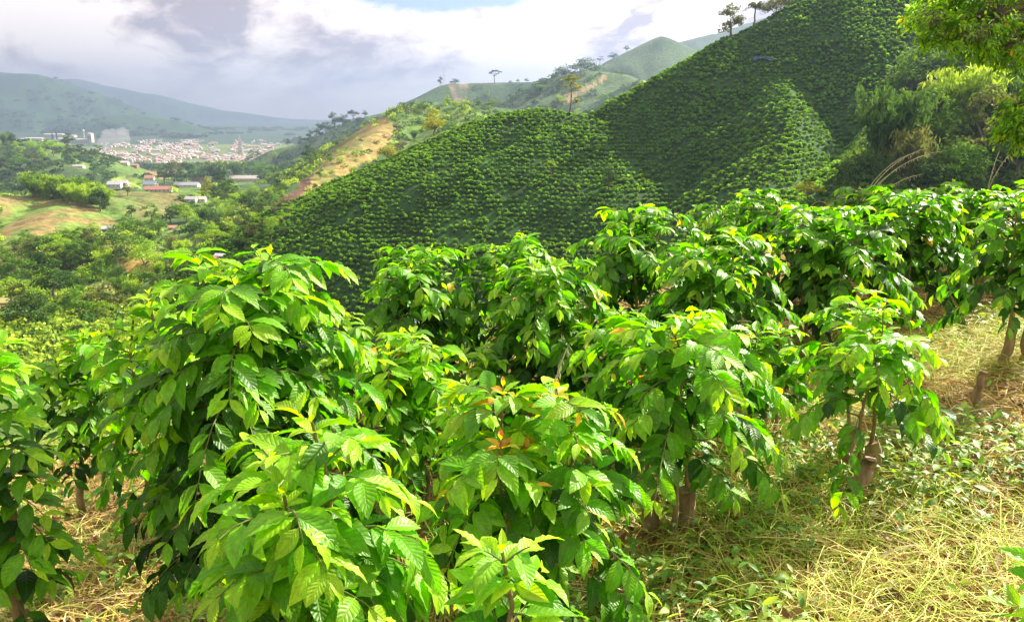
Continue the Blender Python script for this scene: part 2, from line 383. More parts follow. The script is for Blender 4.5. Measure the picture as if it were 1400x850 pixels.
def build_ground():
    az_in = np.linspace(-40, 40, 861)
    az_out = np.linspace(40, 320, 120)[1:-1]
    az = np.radians(np.concatenate([az_in, az_out]))
    r = np.concatenate([[.6], np.geomspace(1, 14, 85), np.geomspace(14.6, 150, 50), np.linspace(152, 420, 130), np.geomspace(424, 1150, 170), np.geomspace(1160, 2600, 90), np.geomspace(2650, 16000, 110)])
    A, Rr = np.meshgrid(az, r)
    X = Rr * np.sin(A); Y = Rr * np.cos(A)
    Z = terrain(X.ravel(), Y.ravel()).reshape(X.shape)
    nr, na = X.shape
    i = np.arange(nr - 1)[:, None]; j = np.arange(na)[None, :]; k = (j + 1) % na
    Fq = np.stack([i * na + j, i * na + k, (i + 1) * na + k, (i + 1) * na + j], -1).reshape(-1, 4)
    Fq = Fq[:, ::-1]
    x, y, z = X.ravel(), Y.ravel(), Z.ravel()
    V = np.stack([x, y, z], 1)
    # centre cap
    V = np.vstack([V, [[0, 0, tz(0., 0.)]]])
    C = np.empty((len(V), 3))
    n = fbm(x / 60, y / 60, 31); n2 = fbm(x / 17, y / 17, 37); n3 = fbm(x / 220, y / 220, 41)
    base = np.array([.07, .14, .03])[None] * (1 - n[:, None]) * 1.3 + np.array([.14, .22, .045])[None] * n[:, None]
    rr = np.hypot(x, y)
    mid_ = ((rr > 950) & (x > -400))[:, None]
    base = np.where(mid_, base * np.array([.36, .48, .72]), base)  # ridges beyond the valley darkened and blued: haze put into the ground colour
    # pastures and fields further out
    pm = ((n3 > .56) & (rr > 900))[:, None]
    base = np.where(pm, np.array([.08, .145, .05]), base)
    pm = ((n3 < .36) & (rr > 600))[:, None]
    base = np.where(pm, np.array([.05, .10, .03]), base)
    # plain around the town
    plain_m = ((y > 2700) & (z < -185))[:, None]
    base = np.where(plain_m, np.array([.15, .21, .07]) * (.6 + .8 * fbm(x / 300, y / 90, 51))[:, None], base)
    # coffee hill soil and grass
    hillm = planted(x, y, z)[:, None]
    base = np.where(hillm, np.array([.030, .085, .016]) * (.6 + .8 * n2)[:, None], base)
    u, v = proj(x, y, z)
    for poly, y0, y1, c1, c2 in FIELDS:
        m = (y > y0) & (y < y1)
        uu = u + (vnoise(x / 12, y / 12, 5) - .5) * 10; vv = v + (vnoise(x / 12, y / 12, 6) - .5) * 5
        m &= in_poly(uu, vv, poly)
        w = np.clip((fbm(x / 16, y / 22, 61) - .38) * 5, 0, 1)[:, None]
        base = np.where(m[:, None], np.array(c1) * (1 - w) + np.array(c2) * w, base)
    far_haze_m = (rr > 5200)[:, None]
    base = np.where(far_haze_m, base * np.array([.35, .5, .75]), base)  # mountain blueness of the haze painted into the ground colour
    # the plot in front
    w = np.clip((fbm(x * .9, y * .9, 71) - .42) * 6, 0, 1)[:, None]
    nearc = np.array([.30, .17, .085]) * (1 - w) + np.array([.34, .27, .10]) * w
    base = np.where((rr < 30)[:, None], nearc, base)
    C[:-1] = base; C[-1] = nearc[0]
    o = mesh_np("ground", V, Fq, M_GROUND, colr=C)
    import bmesh
    tag(o, kind="structure")
    cap = [(q, (q + 1) % na, len(V) - 1) for q in range(na)]
    cm = mesh_np("ground_cap", V, np.array(cap)[:, [0, 2, 1]], M_GROUND, colr=C)
    bm = bmesh.new(); bm.from_mesh(o.data); bm.verts.ensure_lookup_table()
    for a_, b_, c_ in cap: bm.faces.new([bm.verts[a_], bm.verts[c_], bm.verts[b_]])
    bm.to_mesh(o.data); bm.free(); bpy.data.objects.remove(cm)
    return o
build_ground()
print("ground", time.time() - T0)

# ------------------------------------------------------------------ leaves
def leaves_mesh(Pn, D, Nn, Ln, Wd, droop, wave, phase, colr, nl=8, nw=4, shape=1.0, fold=.28):
    """many leaves at once: positions, directions, normals, lengths, widths"""
    n = len(Pn)
    D = D / np.linalg.norm(D, axis=1)[:, None]
    S = np.cross(D, Nn); S /= np.linalg.norm(S, axis=1)[:, None] + 1e-9
    Nn = np.cross(S, D)
    t = np.linspace(0, 1, nl + 1)
    # outline of a coffee leaf: short stalk, widest before the middle, drawn out tip
    w = np.sin(np.pi * np.clip((t - .06) / .94, 0, 1) ** .88) ** .85 * (1 - .25 * t ** 3)
    w = np.where(t < .05, .035, np.maximum(w, .02)); w[-1] = .004
    s = np.linspace(-1, 1, nw + 1)
    ang = droop[:, None] * t[None] ** 1.3
    dt = 1 / nl
    cx = np.cumsum(np.cos(ang), 1) * dt - np.cos(ang[:, :1]) * dt
    cz = -(np.cumsum(np.sin(ang), 1) * dt - np.sin(ang[:, :1]) * dt)
    lx = cx * Ln[:, None]; lz = cz * Ln[:, None]
    Ww = Wd[:, None, None] * w[None, :, None] * s[None, None, :] * .5
    up = np.abs(Ww) * fold
    edge = np.abs(s)[None, None, :] ** 2
    wv = wave[:, None, None] * Wd[:, None, None] * edge * w[None, :, None] * np.sin(phase[:, None, None] + t[None, :, None] * 34 + np.sign(s)[None, None, :] * 1.3)
    up = up + wv
    V = (Pn[:, None, None] + D[:, None, None] * lx[..., None, None] + S[:, None, None] * Ww[..., None]
         + Nn[:, None, None] * (lz[..., None, None] + up[..., None]))
    k = (nl + 1) * (nw + 1)
    a = np.arange(nl)[:, None] * (nw + 1) + np.arange(nw)[None]
    q = np.stack([a, a + 1, a + nw + 2, a + nw + 1], -1).reshape(-1, 4)
    Fq = (q[None] + (np.arange(n) * k)[:, None, None]).reshape(-1, 4)
    luv = np.zeros((n, nl + 1, nw + 1, 3)); luv[..., 0] = t[None, :, None]; luv[..., 1] = s; luv[..., 2] = phase[:, None, None]
    C = np.repeat(colr, k, 0)
    return V.reshape(-1, 3), Fq, C, luv.reshape(-1, 3)

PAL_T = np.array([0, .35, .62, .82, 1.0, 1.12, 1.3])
PAL = np.array([(.008, .042, .008), (.030, .125, .006), (.15, .40, .008), (.24, .48, .012), (.38, .58, .02), (.58, .42, .03), (.56, .17, .03)])  # old to young leaf colours, dark end lowered for shaded gaps
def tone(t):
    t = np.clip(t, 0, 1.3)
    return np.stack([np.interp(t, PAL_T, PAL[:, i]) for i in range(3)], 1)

def coffee_shrub(seed, loc, H, Rd, label, group, nst=3, lean=.15, fine=False, orange=0., young=0., leaf=.142, stump=False, open_=0., low=.33):
    rg = np.random.default_rng(seed)
    root = empty("coffee_shrub", loc, label, "coffee shrub", group)
    wood = MB(); twig = MB()
    Ps = []; Ds = []; Ns = []; Ls = []; Ws = []; Tn = []; Dr = []; yP = []
    for k in range(nst):
        a0 = rg.uniform(0, 6.28) if nst > 1 else 0
        a0 = k * 6.28 / max(nst, 1) + rg.uniform(-.6, .6)
        off = (.02 if nst == 1 else rg.uniform(.04, .10))
        spread = Rd * (0 if nst == 1 else (.15 if k == 0 else rg.uniform(.30, .55)))
        h = H * (1.0 if k == 0 else rg.uniform(.88, 1.0))
        b = np.array([math.cos(a0) * off, math.sin(a0) * off, -.06])
        e = np.array([math.cos(a0) * spread, math.sin(a0) * spread, h])
        tt = np.linspace(0, 1, 9)
        path = b[None] + (e - b)[None] * tt[:, None]
        path[:, :2] = b[:2] + (e - b)[:2] * (tt ** 1.2)[:, None]
        path += np.concatenate([np.zeros((1, 3)), rg.normal(0, .012, (8, 3))]) * H
        if stump and k < 2:
            sp = path[0] + (path[2] - path[0])[None] * np.linspace(0, 1.15, 6)[:, None]
            sp += rg.normal(0, .008, sp.shape)
            wood.tube(sp, np.array([.062, .050, .045, .043, .046, .040]) * rg.uniform(.75, 1.05), 10, .20, rg)
        rad = np.interp(tt, [0, .3, 1], [.026, .016, .004]) * (1.25 if nst < 3 else 1) * (H / 1.4)
        wood.tube(path, rad, 7, .06, rg)
        zs = np.arange(low * h + rg.uniform(0, .04), h * .975, .045 * (1 + .1 * nst / 3))
        ph = rg.uniform(0, 6.28)
        for q, z in enumerate(zs):
            t = z / h
            p0 = np.array([np.interp(t, tt, path[:, i]) for i in range(3)])
            ph += math.pi / 2 + rg.normal(0, .25)
            for sgn in (0, math.pi):
                if rg.random() < open_ * .6: continue
                az = ph + sgn + rg.normal(0, .18)
                dx = np.array([math.cos(az), math.sin(az), 0])
                outw = 1.0 if nst == 1 else 1 + .38 * (dx[0] * math.cos(a0) + dx[1] * math.sin(a0))
                prof = math.sqrt(max(0, 1 - max(0, (t - .30) / .77) ** 2.5)) * (.74 + .26 * min(1, t / .3))
                Lb = Rd * outw * prof * rg.uniform(.80, 1.12) * (1 if nst == 1 else .84)
                if Lb < .05: continue
                el = .15 + .80 * t ** 1.5 + rg.normal(0, .08)
                dr = (.34 + .68 * t) / max(Rd, .3) * rg.uniform(.75, 1.25)
                S = np.linspace(0, Lb, 6)
                bp = p0[None] + dx[None] * (S * math.cos(el * .8))[:, None]
                bp[:, 2] += S * math.sin(el) - dr * S * S
                twig.tube(bp, np.linspace(.0042, .0016, 6), 4)
                sp_ = .044
                s0 = .12 * Lb if t > .6 else .38 * Lb
                ss = np.arange(Lb, s0, -sp_)
                for m_, s_ in enumerate(ss):
                    pp = np.array([np.interp(s_, S, bp[:, i]) for i in range(3)])
                    tg = dx * math.cos(el * .8) + np.array([0, 0, math.sin(el) - 2 * dr * s_]); tg /= np.linalg.norm(tg)
                    side = np.cross(tg, [0, 0, 1.]); side /= np.linalg.norm(side) + 1e-9
                    tipf = math.exp(-m_ * .9)
                    for sg in (-1, 1):
                        if rg.random() < .08 + .35 * (m_ > 5): continue
                        fa = .95 - .35 * tipf + rg.normal(0, .18)
                        d = tg * math.cos(fa) + side * sg * math.sin(fa) + np.array([0, 0, .02 - .36 * (1 - t) - .15 * (1 - tipf) + rg.normal(0, .22)])
                        nrm = np.array([0, 0, 1.]) + rg.normal(0, .30, 3) + dx * .25
                        ln = leaf * (.50 + .50 * min(1, .25 + m_ * .5)) * rg.uniform(.78, 1.15)
                        Ps.append(pp); Ds.append(d); Ns.append(nrm); Ls.append(ln); Ws.append(ln * rg.uniform(.40, .48) * (1 if m_ else .9))
                        tn = .02 + .50 * t + .46 * tipf * (0.30 + t) + .26 * (s_ / max(Rd, .1)) * t + rg.normal(0, .10) + young  # lime new growth, inner and lower leaves also darkened as painted canopy shade
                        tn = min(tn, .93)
                        if m_ == 0 and rg.random() < orange * t * t: tn = rg.uniform(1.03, 1.2); Ls[-1] *= .75; Ws[-1] *= .75
                        elif rg.random() < .0015: tn = 1.1
                        Tn.append(tn); Dr.append(rg.uniform(.25, 1.35) * (1 - .35 * tipf))
        # crown of small upright leaves at the very top
        top = path[-1]
        for r_, (nl_, el_) in enumerate(((4, .30), (4, .65), (2, 1.0))):
            for j in range(nl_):
                az = j * 6.28 / nl_ + r_ * .8 + rg.normal(0, .2)
                d = np.array([math.cos(az) * math.cos(el_), math.sin(az) * math.cos(el_), math.sin(el_)])
                Ps.append(top - np.array([0, 0, .035 * (2 - r_)])); Ds.append(d); Ns.append(np.array([0, 0, 1.]) - d * .3 + rg.normal(0, .1, 3))
                ln = leaf * (.85, .62, .35)[r_] * rg.uniform(.8, 1.15); Ls.append(ln); Ws.append(ln * .4)
                tn = min(1, .80 + rg.normal(0, .1) + young + .05 * r_)
                if rg.random() < orange: tn = rg.uniform(1.05, 1.3)
                Tn.append(tn); Dr.append(rg.uniform(.5, 1.2) if r_ < 2 else .3)
    A = lambda q: np.array(q, float)
    n = len(Ps)
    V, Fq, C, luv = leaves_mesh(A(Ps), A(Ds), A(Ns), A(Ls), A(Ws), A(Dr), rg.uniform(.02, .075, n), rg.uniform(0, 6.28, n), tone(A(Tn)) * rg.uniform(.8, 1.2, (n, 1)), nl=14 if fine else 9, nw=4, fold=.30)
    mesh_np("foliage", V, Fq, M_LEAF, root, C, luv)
    nf = len(wood.f); wood.add(np.concatenate(twig.v), twig.f)
    so_ = wood.build("stem", M_BARK, root, True); so_.data.materials.append(M_TWIG)
    so_.data.polygons.foreach_set("material_index", [0] * nf + [1] * (len(wood.f) - nf))
    return root, n

G_FG = "coffee shrubs of the front plot"
def shrub_at(seed, u, Y, vtop, rpx, label, **kw):
    x = (u - 700) / F_PX * Y * .98
    for _ in range(3):
        z = tz(x, Y)
        f = Y * CP - (z + .8) * SP; x = (u - 700) / F_PX * f
    zt = at(u, vtop, Y)[2]
    H = max(.5, zt - z - .02); Rd = rpx / F_PX * Y * .96
    return coffee_shrub(seed, (x, Y, z - .01), H, Rd, label, G_FG, **kw)

SHRUBS = [
 (1, 430, 2.05, 566, 215, "large glossy coffee shrub at the bottom left of centre, nearest full bush", dict(fine=True, nst=3, young=.12, low=.36)),
 (2, 350, 3.15, 340, 180, "tallest dense coffee shrub rising left of centre in front of the valley", dict(fine=True, nst=4, low=.38)),
 (3, 5, 2.75, 455, 105, "dark leaved coffee shrub cut by the left edge with a bare reddish stem", dict(fine=True, nst=2, low=.42)),
 (4, 112, 5.0, 452, 70, "small coffee shrub between the left edge bush and the tallest bush", dict(nst=2)),
 (5, 583, 6.0, 338, 100, "round coffee shrub standing against the dark foot of the planted hill", dict(nst=3)),
 (6, 705, 6.2, 322, 78, "upright coffee shrub just right of the round one, its top against the hill", dict(nst=2)),
 (7, 752, 5.3, 352, 98, "drooping lime tipped coffee shrub in the middle row above the dry feathery weed", dict(nst=3)),
 (8, 880, 6.6, 290, 105, "coffee shrub with many pointed tops in the centre of the back row", dict(nst=3)),
 (9, 985, 5.5, 322, 105, "broad greyish green coffee shrub right of the back row centre", dict(nst=3)),
 (10, 1020, 8.6, 262, 85, "far coffee shrub beneath the pale curved grass tuft", dict(nst=2)),
 (11, 1120, 6.7, 290, 118, "wide coffee shrub with a deep black underside in the back row", dict(nst=4)),
 (12, 1235, 7.6, 262, 100, "coffee shrub of the back row beside the sunlit straw slope", dict(nst=3)),
 (13, 1290, 9.2, 247, 72, "highest coffee shrub at the right end of the back row", dict(nst=3)),
 (14, 1190, 9.6, 254, 72, "distant coffee shrub below the seeding grass stalks", dict(nst=2)),
 (15, 1410, 6.0, 250, 95, "coffee shrub cut by the right edge with a thick bare trunk", dict(nst=2, stump=True, low=.42)),
 (16, 925, 3.75, 425, 165, "spreading coffee shrub right of centre with dark lower leaves and two trunks", dict(fine=True, nst=3, orange=.14, young=.08, low=.45, stump=True)),
 (17, 1185, 4.3, 412, 125, "open coffee shrub on short pale sawn stumps beside the mown grass", dict(fine=True, nst=3, stump=True, open_=.25, low=.5, young=.12)),
 (18, 745, 2.75, 530, 170, "coffee shrub in the middle with orange red new leaves at its tips", dict(fine=True, nst=3, orange=.75, young=.10, low=.34)),
 (19, 560, 4.2, 452, 88, "yellowish coffee shrub filling the gap behind the nearest bush", dict(nst=3, young=.12)),
 (20, 655, 4.9, 470, 50, "low coffee shrub half hidden between the middle bushes", dict(nst=2)),
 (21, 700, 1.72, 735, 95, "low coffee shrub at the bottom edge with broad fresh leaves", dict(fine=True, nst=1)),
 (22, -55, 1.75, 700, 80, "coffee shrub at the bottom left corner showing one bright leaf", dict(fine=True, nst=1)),
 (23, 1425, 1.75, 760, 80, "coffee shrub at the bottom right corner showing a few large leaves", dict(fine=True, nst=1)),
 (24, 215, 4.2, 392, 65, "pale tipped coffee shrub leaning out behind the tallest bush", dict(nst=2, young=.12)),
 (25, 838, 5.0, 420, 62, "coffee shrub squeezed behind the spreading bush right of centre", dict(nst=2)),
 (26, 1352, 8.2, 258, 75, "coffee shrub behind the right edge bush where the straw slope ends", dict(nst=2)),
 (27, 470, 5.2, 425, 50, "small coffee shrub peeping out right of the tallest bush", dict(nst=2)),
 (28, 1060, 5.0, 440, 45, "thin coffee shrub in shade between the spreading and the open bush", dict(nst=2)),
 (29, 640, 3.6, 520, 60, "thin yellow green coffee shrub left of the orange tipped bush", dict(nst=1, young=.12)),
]
tot = 0
for s_, u, Y, vt, rp, lb, kw in SHRUBS:
    _, n = shrub_at(100 + s_, u, Y, vt, rp, lb, **kw); tot += n
print("leaves", tot, time.time() - T0)

# ------------------------------------------------------------------ ground cover of the plot
def blades(n, X, Y, length, width, height, colr, rg, lie=True, curl=.6):
    z = terrain(X, Y)
    az = rg.uniform(0, 6.28, n)
    m = 4
    t = np.linspace(0, 1, m + 1)
    a = az[:, None] + (rg.normal(0, curl, n))[:, None] * t
    step = length[:, None] / m
    dx = np.cumsum(np.cos(a) * step, 1); dy = np.cumsum(np.sin(a) * step, 1)
    if lie:
        z0 = rg.uniform(0, height, n)
        zz = z0[:, None] + rg.uniform(-.25, .3, n)[:, None] * (t * length[:, None]) * .5 + np.sin(t * 3.14)[None] * rg.uniform(0, .05, n)[:, None]
        zz = np.maximum(zz, .004)
        px = X[:, None] + dx; py = Y[:, None] + dy
    else:
        el = rg.uniform(.7, 1.35, n)[:, None]
        px = X[:, None] + dx * np.cos(el); py = Y[:, None] + dy * np.cos(el)
        zz = length[:, None] * (t * np.sin(el) - .45 * t ** 2.2 * rg.uniform(.2, 1.3, n)[:, None]) - .01
    P = np.stack([px, py, z[:, None] + zz], -1)
    sx = -np.sin(a); sy = np.cos(a)
    w = width[:, None] * np.array([.8, 1, .9, .6, .12])[None] * .5
    S = np.stack([sx * w, sy * w, rg.uniform(-.8, .8, n)[:, None] * w], -1)
    V = np.stack([P - S, P + S], 2)                     # n, m+1, 2, 3
    k = (m + 1) * 2
    a0 = np.arange(m) * 2
    q = np.stack([a0, a0 + 1, a0 + 3, a0 + 2], -1)
    Fq = (q[None] + (np.arange(n) * k)[:, None, None]).reshape(-1, 4)
    return V.reshape(-1, 3), Fq, np.repeat(colr, k, 0)

def pick(rg, n, cols, w):
    c = np.array(cols)[rg.choice(len(cols), n, p=np.array(w) / sum(w))]
    return c * rg.uniform(.7, 1.25, (n, 1))

def scatter_uv(rg, n):
    """spots spread over the plot, denser near the viewer"""
    X = []; Yy = []
    while sum(map(len, X)) < n:
        y = 1.2 + 11.5 * rg.random(n) ** 1.7
        x = (rg.random(n) * 1.5 - .75) * y * 1.02
        X.append(x); Yy.append(y)
    return np.concatenate(X)[:n], np.concatenate(Yy)[:n]

rg = np.random.default_rng(5)
n = 90000
X, Yp = scatter_uv(rg, n)
clump = fbm(X * 1.6, Yp * 1.6, 81, 3)
keep = (rg.random(n) < .25 + 1.5 * (clump - .33))
X, Yp = X[keep], Yp[keep]; n = len(X)
cl = pick(rg, n, [(.74, .58, .20), (.56, .38, .14), (.50, .56, .10), (.30, .18, .09), (.78, .68, .34)], [4, 2.4, 3.2, 2.0, 1.6])
V, Fq, C = blades(n, X, Yp, rg.uniform(.08, .36, n), rg.uniform(.0018, .0075, n) ** 1.0, .05, cl, rg)
tag(mesh_np("straw", V, Fq, M_BLADE, colr=C), "yellow and brown cut straw lying over the bare soil between the shrubs", "straw", kind="stuff")

n = 46000
X, Yp = scatter_uv(rg, n)
g = fbm(X * .8 + 5, Yp * .8, 91, 3)
keep = rg.random(n) < np.clip((g - .44) * 7, .03, 1)
X, Yp = X[keep], Yp[keep]; n = len(X)
cl = pick(rg, n, [(.20, .40, .04), (.34, .52, .05), (.10, .24, .03), (.50, .58, .10)], [3, 3, 2, 1.5])
V, Fq, C = blades(n, X, Yp, rg.uniform(.06, .26, n), rg.uniform(.003, .007, n), .05, cl, rg, lie=False)
tag(mesh_np("grass", V, Fq, M_BLADE, colr=C), "short green grass tufts growing through the straw", "grass", kind="stuff")

# mown yellow-green grass lying in mats at the right
n = 17000
X = rg.uniform(.9, 4.6, n); Yp = rg.uniform(2.2, 7.0, n)
g = fbm(X * .9 + 15, Yp * 1.3, 95, 3)
keep = (rg.random(n) < np.clip((g - .42) * 6, 0, 1))
X, Yp = X[keep], Yp[keep]; n = len(X)
cl = pick(rg, n, [(.56, .66, .10), (.40, .56, .06), (.72, .62, .22)], [3, 3.5, 2])
V, Fq, C = blades(n, X, Yp, rg.uniform(.12, .42, n), rg.uniform(.0025, .005, n), .10, cl, rg, curl=.7)
tag(mesh_np("mown_grass", V, Fq, M_BLADE, colr=C), "lime green freshly mown grass lying in mats at the right", "grass", kind="stuff")

# broad leaved weeds
n = 15000
X, Yp = scatter_uv(rg, n)
g = fbm(X * .7 - 5, Yp * .7, 97, 3)
u_, v_ = proj(X, Yp, terrain(X, Yp))
bias = np.where((u_ > 780) & (u_ < 1120) & (v_ > 590), .5, 0) + np.where((u_ > 1150) & (v_ < 640) & (v_ > 500), .35, 0) + np.where((u_ < 300) & (v_ > 750), .3, 0)
keep = rg.random(n) < np.clip((g - .5) * 5 + bias * 2, .02, 1)
X, Yp = X[keep], Yp[keep]; n = len(X)
z = terrain(X, Yp)
P = []; D = []; Ln = []
for i in range(n):
    h = rg.uniform(.03, .22); k = rg.integers(4, 9)
    for j in range(k):
        a = j * 2.4 + rg.uniform(-.4, .4); el = rg.uniform(-.1, .8)
        P.append((X[i] + rg.normal(0, .008), Yp[i] + rg.normal(0, .008), z[i] + h * (j + 1) / k)); D.append((math.cos(a) * math.cos(el), math.sin(a) * math.cos(el), math.sin(el))); Ln.append(rg.uniform(.03, .085))
P = np.array(P); D = np.array(D); Ln = np.array(Ln); k = len(P)
V, Fq, C, luv = leaves_mesh(P, D, np.array([0, 0, 1.]) + rg.normal(0, .3, (k, 3)), Ln, Ln * rg.uniform(.3, .6, k), rg.uniform(.1, 1, k), rg.uniform(0, .04, k), rg.uniform(0, 6, k), pick(rg, k, [(.10, .24, .03), (.18, .34, .04), (.30, .44, .06)], [3, 3, 2]), nl=4, nw=2)
tag(mesh_np("weeds", V, Fq, M_TREELEAF, colr=C, luv=luv), "leafy green weeds sprouting on the ground between the coffee shrubs", "weeds", kind="stuff")

# fallen dead leaves
n = 9000
X, Yp = scatter_uv(rg, n); z = terrain(X, Yp) + rg.uniform(.005, .05, n)
a = rg.uniform(0, 6.28, n)
D = np.stack([np.cos(a), np.sin(a), rg.normal(0, .25, n)], 1); Ln = rg.uniform(.05, .14, n)
V, Fq, C, luv = leaves_mesh(np.stack([X, Yp, z], 1), D, np.array([0, 0, 1.]) + rg.normal(0, .4, (n, 3)), Ln, Ln * .4, rg.uniform(-1.2, 1.2, n), rg.uniform(.02, .1, n), a, pick(rg, n, [(.26, .13, .06), (.38, .24, .12), (.16, .08, .05), (.42, .32, .2)], [3, 3, 2, 2]), nl=5, nw=2, fold=.6)
tag(mesh_np("leaf_litter", V, Fq, M_BLADE, colr=C, luv=luv), "brown curled fallen leaves strewn over the soil", "leaf litter", kind="stuff")
print("cover", time.time() - T0)

# ------------------------------------------------------------------ single small things of the plot
def clod(u, v, Y, s, label):
    x, _, z = on(u, Y)
    import bmesh
    bm = bmesh.new(); bmesh.ops.create_icosphere(bm, subdivisions=4, radius=1)
    rr = np.random.default_rng(int(u))
    off = rr.uniform(0, 50, 3)
    from mathutils import noise, Vector
    for vt in bm.verts:
        p = vt.co.copy()
        d = 1 + .45 * noise.noise(p * 1.3 + Vector(off)) + .18 * noise.noise(p * 4 + Vector(off)) + .07 * noise.noise(p * 11)
        vt.co = Vector((p.x * s[0] * d, p.y * s[1] * d, p.z * s[2] * d))
    me = bpy.data.meshes.new("dirt_clod"); bm.to_mesh(me); bm.free()
    me.materials.append(bark_material("clod", (.10, .05, .03), (.30, .17, .10), 16, .02))
    me.polygons.foreach_set("use_smooth", np.ones(len(me.polygons), bool))
    o = bpy.data.objects.new("dirt_clod", me); col.objects.link(o); o.location = (x, Y, z + s[2] * .5); o.rotation_euler = (.2, .1, u)
    tag(o, label, "clod")
clod(1035, 815, 2.95, (.05, .045, .055), "dark brown soil clod, left of two at the bottom of the ground")
clod(1112, 800, 3.0, (.06, .045, .045), "reddish brown soil clod, right of two at the bottom of the ground")

def post(u, Y, h, lean, r, label):
    p = on(u, Y); rgp = np.random.default_rng(int(u))
    e = empty("stump", p - np.array([0, 0, .05]), label, "stump")
    t = np.linspace(0, 1, 9)[:, None]
    w = MB(); pts = np.array([[0, 0, 0.]]) + t * np.array([[lean, 0, h]]) + rgp.normal(0, .006, (9, 3))
    w.tube(pts, np.linspace(r * 1.25, r * .8, 9), 12, .13, rgp); w.build("bark", M_BARK, e, True)
    c = MB(); c.tube(np.array([pts[-1] - [0, 0, .002], pts[-1] + [0.001, 0, .006]]), [r * .72, r * .66], 12, .05, rgp)
    c.build("cut_face", plain("cut_wood", (.42, .30, .18), .9, 30), e)
post(1330, 5.1, .36, .03, .030, "slim dark upright stump standing alone on the straw at the right")
post(1160, 4.05, .30, .10, .045, "short leaning stump sprouting nothing in front of the open shrub")

def stalks(u, Y, n, L, label, cat, name, spread=.5, droop=1.0, seed=1, head=True, dirx=1):
    p = on(u, Y); rs = np.random.default_rng(seed)
    e = empty(name, p, label, cat)
    for i in range(n):
        az = rs.uniform(-.6, .6) + (0 if rs.random() < .5 + .5 * dirx else math.pi)
        l = L * rs.uniform(.8, 1.08); t = np.linspace(0, 1, 14)
        out = l * spread * (t ** 1.8) * rs.uniform(.5, 1.3)
        z = l * (t - .33 * droop * t ** 3.4)
        pts = np.stack([rs.normal(0, .03) + np.cos(az) * out, rs.normal(0, .03) + np.sin(az) * out, z], 1)
        b = MB(); b.tube(pts, np.linspace(.006, .002, 14), 4); st_ = b.build("stalk", M_STRAW, e, True)
        if head:
            hd = MB(); hd.tube(pts[9:] + [0, 0, .001], [.0025, .003, .003, .0028, .0015], 4)
            for j in range(12):
                s = .72 + .28 * j / 12; q = np.array([np.interp(s, t, pts[:, k]) for k in range(3)])
                dv = rs.normal(0, .014, 3); dv[2] -= .03
                hd.tube(np.array([q - dv * .1, q + dv * .5, q + dv]), [.001, .0024, .001], 4)
            hd.build("seed_head", M_STRAW2, st_, True)
M_STRAW = plain("dry_stalk", (.55, .58, .26), .7, 6)
M_STRAW2 = plain("seed_head", (.62, .56, .36), .8, 6)
stalks(1140, 9.9, 5, 2.0, "tall pale seeding grass stalks arching right above the back row", "grass stalks", "grass_stalks", .55, .8, 3)
stalks(1072, 9.2, 7, 1.75, "pale curved grass tuft sticking out above the far shrub", "grass tuft", "grass_tuft", .22, 1.6, 5, False)
stalks(1328, 9.4, 2, 1.95, "thin single seeding grass stem above the right end of the back row", "grass stalk", "grass_stalk", .15, .6, 8)
stalks(748, 3.9, 3, 1.18, "brown dry feathery weed between the middle shrubs", "dry weed", "dry_weed", .12, .5, 11)

# ------------------------------------------------------------------ trees
def crown_quads(rs, centers, radii, n, size, flat=.0, cols=((.05, .12, .02), (.10, .20, .03)), droop=0., clumps=18, shell=.6, hollow=0):
    """leaf clumps: each lobe (centre, radii) gets sub clumps on its outside, each a spray of small faces"""
    P = []; Nm = []; Cc = []
    vol = np.array([r[0] * r[1] * r[2] for r in radii]) ** .67; vol /= vol.sum()
    c1, c2 = np.array(cols[0]), np.array(cols[1])
    for c, r, w in zip(centers, radii, vol):
        k = max(3, int(clumps * w * len(radii) ** .5 + 2)); m = max(4, int(n * w / k))
        for i in range(k):
            d = rs.normal(0, 1, 3); d /= np.linalg.norm(d)
            if d[2] < -.35: d[2] *= -.5
            q = np.array(c) + d * np.array(r) * rs.uniform(shell, 1.0)
            cs = np.array(r) * rs.uniform(.28, .46)
            pts = rs.normal(0, 1, (m, 3)); pts /= np.linalg.norm(pts, axis=1)[:, None]; pts *= rs.uniform(.35, 1, (m, 1)) ** .5
            P.append(q + pts * cs); nn = pts * .6 + rs.normal(0, .5, (m, 3)) + np.array([0, 0, .35]); Nm.append(nn)
            tone_ = rs.uniform(0, 1)
            Cc.append((c1 * (1 - tone_) + c2 * tone_)[None] * rs.uniform(.75, 1.25, (m, 1)))
    P = np.concatenate(P); Nm = np.concatenate(Nm); Cc = np.concatenate(Cc)
    return quads_at(rs, P, Nm, Cc, size, droop)

def quads_at(rs, P, Nm, Cc, size, droop=0., asp=.55):
    m = len(P)
    Nm = Nm / (np.linalg.norm(Nm, axis=1)[:, None] + 1e-9)
    a = np.cross(Nm, rs.normal(0, 1, (m, 3))); a[:, 2] -= droop; a /= np.linalg.norm(a, axis=1)[:, None] + 1e-9
    b = np.cross(Nm, a)
    s = size * rs.uniform(.6, 1.35, (m, 1))
    V = np.stack([P - a * s * .5, P + b * s * asp * .5 + a * s * .05, P + a * s * .6, P - b * s * asp * .5 + a * s * .05], 1)
    V[:, 1] += Nm * s * .12; V[:, 3] += Nm * s * .12
    return V.reshape(-1, 3), np.arange(m * 4).reshape(-1, 4), np.repeat(Cc, 4, 0)

